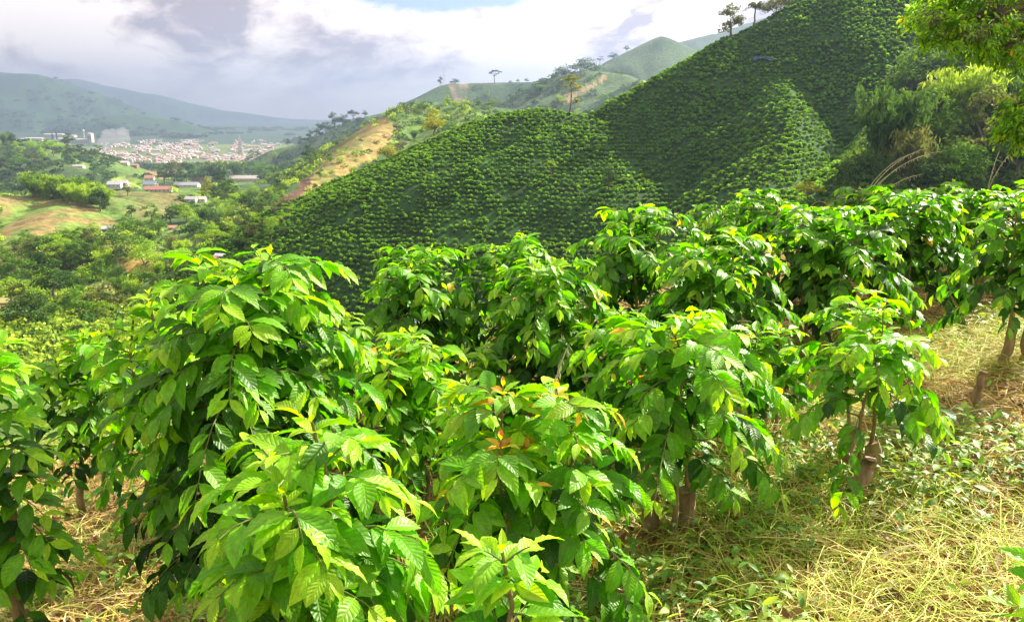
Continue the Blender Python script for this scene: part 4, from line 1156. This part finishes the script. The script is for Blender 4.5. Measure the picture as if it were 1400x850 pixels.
# ------------------------------------------------------------------ valley trees
NAMED = [  # base pixel, height px, kind, tint, label, width
 (75, 412, 62, 'round', 'dark', "large dark oak like tree low in the valley at the left", 1.15),
 (45, 445, 62, 'bush', 'dark', "broad dark bushy tree under the large dark valley tree", 1.4),
 (18, 395, 52, 'round', 'mid', "green rounded tree at the left edge of the valley", 1.0),
 (145, 428, 56, 'bush', 'olive', "olive brown bushy tree close behind the tallest shrub", 1.2),
 (110, 440, 50, 'round', 'mid', "green tree between the dark and the olive valley trees", 1.1),
 (170, 350, 58, 'bush', 'mid', "big dense green tree beside the tan slope", 1.35),
 (200, 362, 44, 'bush', 'lime', "sunlit green tree right of the big dense one", 1.2),
 (138, 290, 32, 'round', 'dark', "single dark tree at the end of the bamboo thicket", 1.1),
 (175, 268, 18, 'round', 'olive', "small olive tree in front of the white farmhouse", 1.1),
 (58, 262, 36, 'round', 'dark', "dark tree rising above the left end of the bamboo thicket", 1.0),
 (283, 268, 26, 'round', 'yellow', "bright yellow green tree behind the joined white houses", .8),
 (225, 252, 28, 'round', 'mid', "tree of the row behind the farm, leftmost", 1.2),
 (240, 250, 30, 'round', 'olive', "tree of the row behind the farm, second from the left", 1.2),
 (256, 252, 30, 'round', 'dark', "dark tree of the row behind the farm, third from the left", 1.1),
 (272, 250, 34, 'bush', 'mid', "bushy tree of the row behind the farm, fourth from the left", 1.1),
 (296, 248, 34, 'bamboo', 'mid', "tall feathery tree in the middle of the row behind the farm", 1.4),
 (305, 258, 24, 'round', 'dark', "dark round tree in front of the tall feathery tree", 1.2),
 (325, 245, 30, 'bamboo', 'mid', "feathery tree left of the pale shed", 1.1),
 (340, 242, 28, 'bush', 'dark', "dark bushy tree behind the pale shed, left", 1.1),
 (358, 244, 28, 'bush', 'mid', "green bushy tree behind the pale shed, right", 1.2),
 (342, 288, 32, 'bush', 'dark', "dark bushy tree on the slope below the pale shed", 1.2),
 (218, 325, 32, 'round', 'mid', "domed green tree left of the white roofed shack", 1.1),
 (235, 345, 32, 'bush', 'olive', "narrow olive tree below the white roofed shack", .8),
 (270, 340, 36, 'umbrella', 'dark', "dark spreading tree right of the white roofed shack", 1.0),
 (240, 372, 30, 'umbrella', 'lime', "wide pale flat topped tree in the valley bottom", 1.9),
 (195, 385, 28, 'bush', 'mid', "green bush left of the wide flat topped tree", 1.4),
 (180, 298, 18, 'round', 'dark', "dark round tree on the pasture below the farmhouse", 1.1),
 (330, 285, 14, 'bush', 'grey', "small grey bush on the slope left of the ridge", 1.2),
 (375, 300, 20, 'sparse', 'grey', "pale thin tree on the lower ridge slope, left of two", 1.1),
 (395, 292, 20, 'sparse', 'grey', "pale thin tree on the lower ridge slope, right of two", 1.0),
 (345, 322, 22, 'bush', 'olive', "olive bush on the ridge spur above the coffee rows", 1.4),
 (10, 245, 30, 'round', 'dark', "dark tree at the left edge above the green field", 1.1),
 (28, 236, 26, 'round', 'mid', "green tree second from the left edge above the field", 1.2),
]
taken = []
for u, v, hp, k, t, lb, wx in NAMED:
    p = hit(u, v, 150)
    if p is None: print('nohit', lb); continue
    taken.append((u, v, hp)); tree(k, t, p, Hpx(hp, p[1]), lb, None, wx=wx)

# bamboo thicket on the knoll: separate clumps
k = 0
for i in range(22):
    u = 38 + i * 5.1 + random.uniform(-2, 2); v = 262 + i * .9 + random.uniform(-5, 7)
    p = hit(u, v, 400)
    if p is None: continue
    tree('bamboo', ('mid', 'lime')[i % 2], p, Hpx(random.uniform(26, 36), p[1]), f"bamboo clump of the knoll thicket, {ORD[min(k,19)]} from its left end" if k < 20 else f"bamboo clump at the {['right end', 'extreme right end'][k-20]} of the knoll thicket", "bamboo clumps of the thicket on the knoll", wx=1.1)
    k += 1

FREE = [[(0,272),(60,266),(120,264),(135,283),(150,310),(120,322),(60,330),(0,345)], [(150,258),(245,262),(255,283),(228,300),(172,298),(148,275)], [(140,325),(175,322),(218,372),(200,385),(160,360)],
        [(100,393),(175,385),(180,400),(110,404)], [(195,248),(285,246),(288,276),(195,264)]]
REG = [("on the bluish hill", (0, 190, 200, 236), 16, (14, 22), 300), ("between knoll and tan slope", (0, 300, 130, 345), 26, (16, 30), 300),
       ("on the valley floor", (0, 345, 190, 440), 46, (22, 42), 200), ("right of the tan slope", (170, 290, 330, 400), 44, (16, 30), 200),
       ("between farm and ridge", (255, 262, 400, 330), 34, (13, 24), 300), ("below the far ridge", (300, 215, 470, 262), 18, (10, 18), 500),
       ("behind the coffee hill", (560, 120, 900, 200), 24, (9, 16), 500)]
arr = np.random.default_rng(11)
for name_, (u0, v0, u1, v1), cnt, (h0, h1), ym in REG:
    got = []
    tries = 0
    while len(got) < cnt and tries < cnt * 12:
        tries += 1
        u = arr.uniform(u0, u1); v = arr.uniform(v0, v1)
        if any(in_poly(np.array([u]), np.array([v]), f)[0] for f in FREE): continue
        if any(abs(u - a) < c * .35 and abs(v - b) < 8 for a, b, c in taken): continue
        if any(abs(u - a) < 16 and -4 < v - b < 14 for a, b in HOUSE_P): continue
        p = hit(u, v, ym)
        if p is None or p[1] > 3000: continue
        got.append((u, v, p)); taken.append((u, v, 20))
    got.sort(key=lambda q: q[0])
    per = {}
    items = []
    for u, v, p in got:
        kd = arr.choice(['round', 'bush', 'umbrella', 'bamboo', 'sparse'], p=[.36, .40, .05, .14, .05]); tn = arr.choice(['dark', 'mid', 'lime', 'olive'], p=[.26, .34, .30, .10])
        per[(kd, tn)] = per.get((kd, tn), 0) + 1; items.append((kd, tn, per[(kd, tn)], u, v, p))
    KD = {'round': 'round tree', 'bush': 'bushy tree', 'umbrella': 'flat topped tree', 'bamboo': 'feathery bamboo clump', 'sparse': 'thin tree'}
    for kd, tn, i_, u, v, p in items:
        tt_ = per[(kd, tn)]
        lb = f"{TINT[tn]} {KD[kd]} {name_}" + (f", {ORD[i_ - 1]} from the left" if tt_ > 1 else "")
        tree(kd, tn, p, Hpx(arr.uniform(h0, h1), p[1]), lb, f"trees {name_}", wx=arr.uniform(.85, 1.35))
print("trees", time.time() - T0)

# far undergrowth and woods: one mass
def tuft_mass(name, pts, rad, nq, size, cols, label, cat, seed, flat=.8):
    rs = np.random.default_rng(seed); n = len(pts)
    if n == 0: return
    d = rs.normal(0, 1, (n, nq, 3)); d /= np.linalg.norm(d, axis=2)[..., None]; d[..., 2] = np.abs(d[..., 2]) * 1.0 - .12
    q = pts[:, None] + d * rad[:, None, None] * np.array([1, 1, flat]) * rs.uniform(.6, 1.05, (n, nq, 1))
    q[..., 2] += rad[:, None] * .25
    c1, c2 = np.array(cols[0]), np.array(cols[1]); w = rs.random((n, 1, 1)) ** 1.3
    C = (c1 * (1 - w) + c2 * w) * rs.uniform(.7, 1.3, (n, nq, 1))
    S = np.repeat(rad, nq)[:, None] * size
    V, Fq, Cc = quads_at(rs, q.reshape(-1, 3), (d + rs.normal(0, .45, d.shape)).reshape(-1, 3), C.reshape(-1, 3), 1.0, 0, .8)
    # rescale each quad about its centre
    V = V.reshape(-1, 4, 3); ce = V.mean(1, keepdims=True); V = ce + (V - ce) * S[:, None]
    o = mesh_np(name, V.reshape(-1, 3), Fq, M_FAR, colr=Cc, smooth=False)
    tag(o, label, cat, kind="stuff"); return o

rs = np.random.default_rng(17)
# world-space scatter over the valley side and the ridges, denser nearby
n = 36000
Y_ = np.exp(rs.uniform(math.log(95), math.log(2400), n)); u_ = rs.uniform(-60, 1100, n)
X_ = (u_ - 700) / F_PX * Y_
Z_ = terrain(X_, Y_); uu, vv = proj(X_, Y_, Z_)
dens = fbm(X_ / 70, Y_ / 70, 131, 3)
ok = dens > .43
hillz = planted(X_, Y_, Z_)
ok &= ~hillz
for poly, y0, y1, c1, c2 in FIELDS:
    ok &= ~((Y_ > y0) & (Y_ < y1) & in_poly(uu, vv, poly)) | (rs.random(n) < (.10 if y0 in (450, 420) else 0))
for a, b in HOUSE_P: ok &= ~((np.abs(uu - a) < 18) & (vv > b - 3) & (vv < b + 12))
ok &= (vv < 600)
pts = np.stack([X_, Y_, Z_], 1)[ok]
rad = (rs.uniform(1.2, 3.4, len(pts)) * np.interp(pts[:, 1], [95, 200, 600, 2400], [.6, 1, 1.5, 3.2]))
print("woods", len(pts))
nr_ = pts[:, 1] < 1000
tuft_mass("woods", pts[nr_], rad[nr_], 34, .42, ((.035, .11, .016), (.40, .54, .05)), "low green bushes and woods covering the valley side and the near ridge", "woods", 3)
tuft_mass("ridge_woods", pts[~nr_], rad[~nr_] * 1.1, 34, .42, ((.025, .07, .02), (.12, .20, .05)), "hazy dark bushes and woods covering the far ridges", "woods", 6)
# far woods around the town and on the mountain
n = 5000
Y_ = rs.uniform(2600, 9000, n); u_ = rs.uniform(-40, 520, n); X_ = (u_ - 700) / F_PX * Y_; Z_ = terrain(X_, Y_)
dens = fbm(X_ / 300, Y_ / 500, 151, 3); uu, vv = proj(X_, Y_, Z_)
ok = (dens > .52) & ~((vv > 190) & (vv < 230) & (uu > 135) & (uu < 385)) & ~((uu < 135) & (vv > 183) & (vv < 206))
pts = np.stack([X_, Y_, Z_], 1)[ok]
tuft_mass("distant_woods", pts, rs.uniform(14, 34, len(pts)), 26, .45, ((.04, .09, .02), (.10, .16, .04)), "dark patches of woods on the plain and the mountain behind the town", "woods", 4, .5)

# undergrowth of the wooded slope at the right
n = 5200
Y_ = rs.uniform(120, 300, n); u_ = rs.uniform(1130, 1560, n); X_ = (u_ - 700) / F_PX * Y_; Z_ = terrain(X_, Y_); uu, vv = proj(X_, Y_, Z_)
edge = np.interp(vv, [0, 60, 130, 200, 300], [1270, 1265, 1235, 1190, 1140])
ok = uu > edge + rs.uniform(-8, 8, n)
pts = np.stack([X_, Y_, Z_], 1)[ok]
tuft_mass("undergrowth", pts, rs.uniform(1.4, 4.2, len(pts)), 40, .34, ((.04, .11, .022), (.18, .29, .045)), "dark tangled undergrowth between the trees of the wooded slope", "undergrowth", 5, 1.1)
print("woods done", time.time() - T0)

# ------------------------------------------------------------------ coffee rows on the hill
xs = np.arange(-160, 215, 1.5)
ys = np.arange(140, 398, .3)
rowsP = []
GX, GY = np.meshgrid(xs, ys, indexing='ij')
# contour following rows
TZ = terrain(GX.ravel(), GY.ravel()).reshape(GX.shape)
DZ = 1.25
lev = np.floor((TZ + (fbm(GX.ravel() / 40, GY.ravel() / 40, 7).reshape(GX.shape) - .5) * 1.0) / DZ)
ii, jj = np.where(lev[:, 1:] != lev[:, :-1])
sl_ = np.abs(np.gradient(TZ, axis=1)) / .3
flat = (sl_[:, 1:] < .34) & (rs.random((len(xs), len(ys) - 1)) < .10)
i2, j2 = np.where(flat); ii = np.concatenate([ii, i2]); jj = np.concatenate([jj, j2])
px = xs[ii] + rs.uniform(-.6, .6, len(ii)); py = ys[jj] + .15 + rs.uniform(-.5, .5, len(ii))
pz = terrain(px, py)
uu, vv = proj(px, py, pz)
edge = np.interp(vv, [-40, 0, 60, 130, 200, 300], [1285, 1275, 1265, 1225, 1180, 1120])
ok = planted(px, py, pz) & (uu < edge) & (uu > 200) & (vv > -25) & (vv < 520)
# behind the crest nothing shows
ridge_y = np.interp(uu, [200, 330, 480, 620, 740, 812, 860, 1000, 1100, 1260], [386, 387, 384, 371, 356, 344, 354, 366, 373, 370])
ok &= py < ridge_y + 6
gap = fbm(px / 9, py / 9, 201, 3)
ok &= rs.random(len(px)) < np.where(gap < .36, .45, .97)
px, py, pz, uu, vv = px[ok], py[ok], pz[ok], uu[ok], vv[ok]
print("coffee on hill", len(px))
dist = py
def small_shrub(seed, nq=120):
    r2 = np.random.default_rng(seed)
    d = r2.normal(0, 1, (nq, 3)); d /= np.linalg.norm(d, axis=1)[:, None]; d[:, 2] = np.abs(d[:, 2]) - .25
    rr_ = r2.uniform(.55, 1.08, (nq, 1))
    q = d * rr_ * np.array([.85, .85, 1.0]); q[:, 2] += .55
    nm = d + r2.normal(0, .5, d.shape) + [0, 0, .4]
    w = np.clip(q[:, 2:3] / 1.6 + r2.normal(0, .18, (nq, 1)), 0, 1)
    C = np.array([.03, .10, .012]) * (1 - w) + np.array([.16, .34, .03]) * w  # lighter towards the top: backlight painted into the leaf colour
    return q, nm, C
# the individuals that show largest (nearest and unhidden part of the slope)
vis = (vv < 345) & (vv > 165)
idx = np.argsort(np.where(vis, dist, 1e9))[:262]
sel = np.zeros(len(px), bool); sel[idx] = True
pm = []
for k in range(4):
    q, nm, C = small_shrub(50 + k, 150); V, Fq, Cc = quads_at(np.random.default_rng(k), q, nm, C, .42, .3, .7)
    e = empty("coffee_shrub", (0, 0, 0), "x", "coffee shrub")
    mesh_np("foliage", V, Fq, M_HILL, e, Cc, smooth=False)
    b = MB(); b.tube(np.array([[0, 0, -.2], [.02, 0, .4], [0, .02, .9]]), [.05, .04, .02], 5); b.build("stem", M_BARK, e)
    pm.append(e)
def hill_label(u, v):
    a = "left" if u < 700 else ("middle" if u < 950 else "right")
    return f"small round coffee shrub planted low on the {a} of the steep hill"
for c, i in enumerate(idx):
    s = random.uniform(.7, 1.1); loc = (px[i], py[i], pz[i]); lb = hill_label(uu[i], vv[i]); gr = "coffee shrubs low on the steep hill"
    if c < 4:
        e = pm[c]; e.location = [float(t_) for t_ in loc]; e.rotation_euler = (0, 0, random.uniform(0, 6)); e.scale = (s, s, s); e["label"] = lb; e["group"] = gr
    else: copy_tree(pm[c % 4], loc, random.uniform(0, 6), s, lb, gr)
# all the others: one planting
rest = np.where(~sel)[0]
VV = []; CC = []
for k in range(6):
    r_ = rest[k::6]
    q, nm, C = small_shrub(80 + k, 58); V, Fq, Cc = quads_at(np.random.default_rng(k + 9), q, nm, C, .62, .3, .75)
    a = rs.uniform(0, 6.28, len(r_)); s = rs.uniform(.65, 1.15, len(r_))
    ca, sa = np.cos(a)[:, None], np.sin(a)[:, None]
    s = s * (1 + .35 * (fbm(px[r_] / 14, py[r_] / 14, 222, 3) - .5) * 2)
    W = np.stack([(V[None, :, 0] * ca - V[None, :, 1] * sa) * s[:, None] + px[r_][:, None], (V[None, :, 0] * sa + V[None, :, 1] * ca) * s[:, None] + py[r_][:, None], V[None, :, 2] * s[:, None] * 1.0 + pz[r_][:, None]], -1)
    VV.append(W.reshape(-1, 3)); CC.append((np.repeat(Cc[None], len(r_), 0) * rs.uniform(.75, 1.3, (len(r_), 1, 1))).reshape(-1, 3))
VV = np.concatenate(VV); CC = np.concatenate(CC)
tag(mesh_np("coffee_plantation", VV, np.arange(len(VV)).reshape(-1, 4), M_HILL, colr=CC, smooth=False), "thousands of coffee bushes planted in contour rows over the steep hill", "plantation", "coffee shrubs on the steep hill", "stuff")
print("hill", time.time() - T0)

# blue tarpaulin lying among the rows
p = hit(1042, 84, 200)
m_t = plain("blue_plastic", (.012, .05, .20), .6, 2, .5)
gx, gy = np.meshgrid(np.linspace(-3.0, 3.0, 16), np.linspace(-.9, .9, 9), indexing='ij')
tx, ty = p[0] + gx.ravel() + gy.ravel() * .2, p[1] + gy.ravel() * (.5 + .9 * vnoise(gx.ravel() * .8, gx.ravel() * 0, 4)) - gx.ravel() * .9 - .10 * gx.ravel() ** 2
tzz = terrain(tx, ty) + 1.25 + 1.3 * (fbm(tx * .9, ty * .9, 3) - .5)
a = (np.arange(15)[:, None] * 9 + np.arange(8)[None]); q = np.stack([a, a + 9, a + 10, a + 1], -1).reshape(-1, 4)
o = mesh_np("tarpaulin", np.stack([tx, ty, tzz], 1), q, m_t); tag(o, "blue plastic tarpaulin laid over shrubs high on the coffee hill", "tarpaulin")

# ------------------------------------------------------------------ overhanging tree at the top right
def overhang():
    rs = np.random.default_rng(404)
    bx, by = 11.0, 12.0; bz = tz(bx, by)
    e = empty("shade_tree", (bx, by, bz), "large leafy tree leaning in at the top right with sunlit leaf edges", "tree")
    w = MB()
    def limb(p0, p1, r0, r1, k=8, sag=.25):
        t = np.linspace(0, 1, k)[:, None]; pts = p0 + (p1 - p0) * t; pts[1:-1] += rs.normal(0, .06, (k - 2, 3)); pts[:, 2] += np.sin(t[:, 0] * 3.14) * sag
        w.tube(pts - [bx, by, bz], np.linspace(r0, r1, k), 8, .05, rs); return pts
    crotch = np.array([bx - .2, by, bz + 2.6]); limb(np.array([bx, by, bz - .3]), crotch, .26, .2, sag=0)
    Ps = []; Ds = []; Ns = []; Ls = []; Tn = []
    lobes = []
    for u, v, Y, ru, rv in [(1275,28,11.5,26,20),(1300,8,12,42,30),(1330,48,11.2,38,22),(1365,20,11.5,50,38),(1395,60,11.2,34,24),(1345,-20,12,60,36),(1430,-10,12,50,40),(1290,50,11.4,20,12),
                            (1392,150,10.8,17,26),(1410,172,10.6,30,24),(1500,40,12,80,70),(1470,190,11,50,40),(1388,182,10.7,10,10)]:
        c = at(u, v, Y); r = np.array([ru / F_PX * Y, ru / F_PX * Y, rv / F_PX * Y]); lobes.append((c, r))
        pth = limb(crotch, c, .07, .018, 9)
        nb = int(ru * rv / 16) + 10
        for i in range(nb):
            d = rs.normal(0, 1, 3); d /= np.linalg.norm(d); q = c + d * r * rs.uniform(.35, 1) ** .7
            dirn = d * .7 + rs.normal(0, .35, 3); dirn[2] -= .25; dirn /= np.linalg.norm(dirn)
            s0 = c + (q - c) * .2
            w.tube(np.array([s0, (s0 + q) / 2 + [0, 0, .03], q]) - [bx, by, bz], [.008, .006, .003], 4)
            for j in range(16):
                pp = q + dirn * (j * .014) + rs.normal(0, .02, 3); a_ = j * 2.4
                sd = np.cross(dirn, [0, 0, 1.]); sd /= np.linalg.norm(sd) + 1e-6
                ld = dirn * .5 + sd * math.cos(a_) * .8 + np.array([0, 0, math.sin(a_) * .4 - .25])
                Ps.append(pp - [bx, by, bz]); Ds.append(ld); Ns.append(np.array([0, 0, 1.]) + rs.normal(0, .45, 3)); Ls.append(rs.uniform(.055, .105))
                Tn.append(.34 + .36 * rs.random() + (.3 if rs.random() < .3 else 0) + (.5 if rs.random() < .015 else 0))  # some leaf tones raised at random to imitate sunlit edges
    A = np.array; n = len(Ps); Ls = A(Ls)
    V, Fq, C, luv = leaves_mesh(A(Ps), A(Ds), A(Ns), Ls, Ls * .36, rs.uniform(.1, .9, n), rs.uniform(0, .03, n), rs.uniform(0, 6, n), tone(A(Tn)) * rs.uniform(.7, 1.2, (n, 1)), nl=4, nw=2)
    w.build("trunk", M_TRUNK, e, True)
    mesh_np("crown", V, Fq, M_TREELEAF, e, C, luv)
overhang()

# ------------------------------------------------------------------ smoke by the works
def smoke():
    import bmesh
    from mathutils import noise, Vector
    bm = bmesh.new()
    for u, v, r in [(139,203,60),(143,196,75),(150,190,85),(160,189,80),(168,184,75),(146,184,60),(153,180,45),(135,199,45),(172,190,50)]:
        p = flat_p(140, 207); c = at(u, v, p[1]); bm2 = bmesh.ops.create_icosphere(bm, subdivisions=3, radius=1)
        for vt in bm2['verts']:
            q = vt.co.copy(); d = 1 + .5 * noise.noise(q * 1.6 + Vector((u, v, 0)))
            k = r / 8.5 / F_PX * p[1]
            vt.co = Vector(c.tolist()) + q * d * k
    me = bpy.data.meshes.new("smoke"); bm.to_mesh(me); bm.free()
    o = bpy.data.objects.new("smoke", me); col.objects.link(o)
    md = o.modifiers.new("r", 'REMESH'); md.mode = 'VOXEL'; md.voxel_size = 7
    m, nt, out = newmat("smoke")
    v_ = N(nt, "ShaderNodeVolumePrincipled", Density=.012); v_.inputs["Color"].default_value = (.95, .97, 1, 1)
    nt.links.new(v_.outputs[0], out.inputs["Volume"]); me.materials.append(m)
    tag(o, "pale smoke drifting up beside the works", "smoke", kind="stuff")
smoke()

# ------------------------------------------------------------------ haze
HAZE = 1.15e-4
import bmesh
bm = bmesh.new(); bmesh.ops.create_cube(bm, size=1)
me = bpy.data.meshes.new("haze"); bm.to_mesh(me); bm.free()
o = bpy.data.objects.new("haze", me); col.objects.link(o)
o.scale = (33000, 33000, 900); o.location = (0, 0, -205 + 450)
m, nt, out = newmat("haze_air")
v_ = N(nt, "ShaderNodeVolumePrincipled", Density=HAZE, Anisotropy=.35); v_.inputs["Color"].default_value = (.29, .38, .57, 1)
nt.links.new(v_.outputs[0], out.inputs["Volume"]); me.materials.append(m)
tag(o, kind="stuff"); o["label"] = "thin bluish haze filling the valley air"; o["category"] = "haze"

# ------------------------------------------------------------------ light and sky
SUN_AZ, SUN_EL = R(49), R(33)      # to the right of the view, from +Y towards +X
sd = np.array([math.sin(SUN_AZ) * math.cos(SUN_EL), math.cos(SUN_AZ) * math.cos(SUN_EL), math.sin(SUN_EL)])
sl = bpy.data.lights.new("sun", 'SUN'); sl.energy = 5.0; sl.angle = R(.6); sl.color = (1, .92, .76)
so = bpy.data.objects.new("sun", sl); col.objects.link(so)
from mathutils import Vector
so.rotation_euler = Vector(sd.tolist()).to_track_quat('Z', 'Y').to_euler()

w = bpy.data.worlds.new("World"); sc.world = w; w.use_nodes = True
nt = w.node_tree; nt.nodes.clear(); L = nt.links.new
out = nt.nodes.new("ShaderNodeOutputWorld")
sky = nt.nodes.new("ShaderNodeTexSky"); sky.sky_type = 'NISHITA'; sky.sun_disc = False; sky.sun_elevation = SUN_EL; sky.sun_rotation = SUN_AZ
sky.altitude = 1500; sky.air_density = 1.0; sky.dust_density = 1.0
bg1 = N(nt, "ShaderNodeBackground", Strength=.05); L(sky.outputs[0], bg1.inputs[0])
tc = N(nt, "ShaderNodeTexCoord"); g = tc.outputs["Generated"]
sx = N(nt, "ShaderNodeSeparateXYZ"); L(g, sx.inputs[0])
mp = N(nt, "ShaderNodeMapping"); mp.inputs["Scale"].default_value = (1, 1, 2.1); mp.inputs["Location"].default_value = (3.1, 1.7, 0); L(g, mp.inputs[0])
wz = N(nt, "ShaderNodeTexNoise", Scale=5.0, Detail=4.0); L(mp.outputs[0], wz.inputs["Vector"])
wv = nt.nodes.new("ShaderNodeVectorMath"); wv.operation = 'MULTIPLY_ADD'; L(wz.outputs["Color"], wv.inputs[0]); wv.inputs[1].default_value = (.16, .16, .16); L(mp.outputs[0], wv.inputs[2])
n1 = N(nt, "ShaderNodeTexNoise", Scale=4.6, Detail=12.0, Roughness=.58); L(wv.outputs[0], n1.inputs["Vector"])
n2 = N(nt, "ShaderNodeTexNoise", Scale=10.0, Detail=12.0, Roughness=.6); L(wv.outputs[0], n2.inputs["Vector"])
cov = N(nt, "ShaderNodeValToRGB"); cov.color_ramp.elements[0].position = .25; cov.color_ramp.elements[1].position = .31; L(n1.outputs["Fac"], cov.inputs[0])
# thick closed layer towards the horizon
lowf = N(nt, "ShaderNodeMapRange"); lowf.inputs["From Min"].default_value = .0; lowf.inputs["From Max"].default_value = .06; L(sx.outputs[2], lowf.inputs["Value"]); lowf.interpolation_type = 'SMOOTHSTEP'
shade0 = math_n(nt, 'MULTIPLY_ADD', n2.outputs["Fac"], .50, math_n(nt, 'MULTIPLY', n1.outputs["Fac"], .50))
shade = math_n(nt, 'ADD', math_n(nt, 'MULTIPLY', math_n(nt, 'SUBTRACT', shade0, .5), math_n(nt, 'MULTIPLY_ADD', lowf.outputs[0], 1.1, .2)), .5)
cr = N(nt, "ShaderNodeValToRGB")
e_ = cr.color_ramp.elements; e_[0].position = .44; e_[0].color = (1.0, .89, .81, 1); e_[1].position = .565; e_[1].color = (.35, .29, .32, 1)
k_ = cr.color_ramp.elements.new(.50); k_.color = (.72, .61, .58, 1)
L(shade, cr.inputs[0])
# one gap in the cloud through which blue shows
hd0 = at(622, -8, 1.0); hd0 = hd0 / np.linalg.norm(hd0)
hs = nt.nodes.new("ShaderNodeVectorMath"); hs.operation = 'SUBTRACT'; L(g, hs.inputs[0]); hs.inputs[1].default_value = tuple(hd0.tolist())
hm = nt.nodes.new("ShaderNodeVectorMath"); hm.operation = 'MULTIPLY'; L(hs.outputs[0], hm.inputs[0]); hm.inputs[1].default_value = (1, 1, 4.5)
hl = nt.nodes.new("ShaderNodeVectorMath"); hl.operation = 'LENGTH'; L(hm.outputs[0], hl.inputs[0])
hv = math_n(nt, 'MULTIPLY_ADD', n2.outputs["Fac"], .22, hl.outputs["Value"])
hr = N(nt, "ShaderNodeMapRange"); hr.inputs["From Min"].default_value = .19; hr.inputs["From Max"].default_value = .23; L(hv, hr.inputs["Value"])
# clouds are brighter towards the sun
dt = nt.nodes.new("ShaderNodeVectorMath"); dt.operation = 'DOT_PRODUCT'; L(g, dt.inputs[0]); dt.inputs[1].default_value = tuple(sd.tolist())
glow = math_n(nt, 'POWER', math_n(nt, 'MAXIMUM', dt.outputs["Value"], 0.0), 3.0)
st = math_n(nt, 'MULTIPLY_ADD', glow, .66, .54)
bg2 = nt.nodes.new("ShaderNodeBackground"); L(cr.outputs[0], bg2.inputs[0]); L(st, bg2.inputs[1])
ms = nt.nodes.new("ShaderNodeMixShader"); L(math_n(nt, 'MULTIPLY', cov.outputs[0], hr.outputs[0]), ms.inputs[0]); L(bg1.outputs[0], ms.inputs[1]); L(bg2.outputs[0], ms.inputs[2])
L(ms.outputs[0], out.inputs[0])
w.cycles.sampling_method = 'MANUAL'; w.cycles.sample_map_resolution = 512

# ------------------------------------------------------------------ camera and render
cam = bpy.data.cameras.new("camera"); cam.sensor_width = 36; cam.lens = F_PX / 1400 * 36; cam.clip_start = .05; cam.clip_end = 40000
co = bpy.data.objects.new("camera", cam); col.objects.link(co); co.location = (0, 0, 0); co.rotation_euler = (math.pi / 2 - PITCH, 0, 0)
sc.camera = co
sc.view_settings.view_transform = 'Standard'; sc.view_settings.look = 'None'; sc.view_settings.exposure = 1.58; sc.view_settings.gamma = 1
sc.render.engine = 'CYCLES'
cy = sc.cycles
cy.max_bounces = 5; cy.diffuse_bounces = 3; cy.glossy_bounces = 2; cy.transmission_bounces = 3; cy.transparent_max_bounces = 6; cy.volume_bounces = 0
cy.use_denoising = True
cy.sample_clamp_indirect = 6
print("done", time.time() - T0)
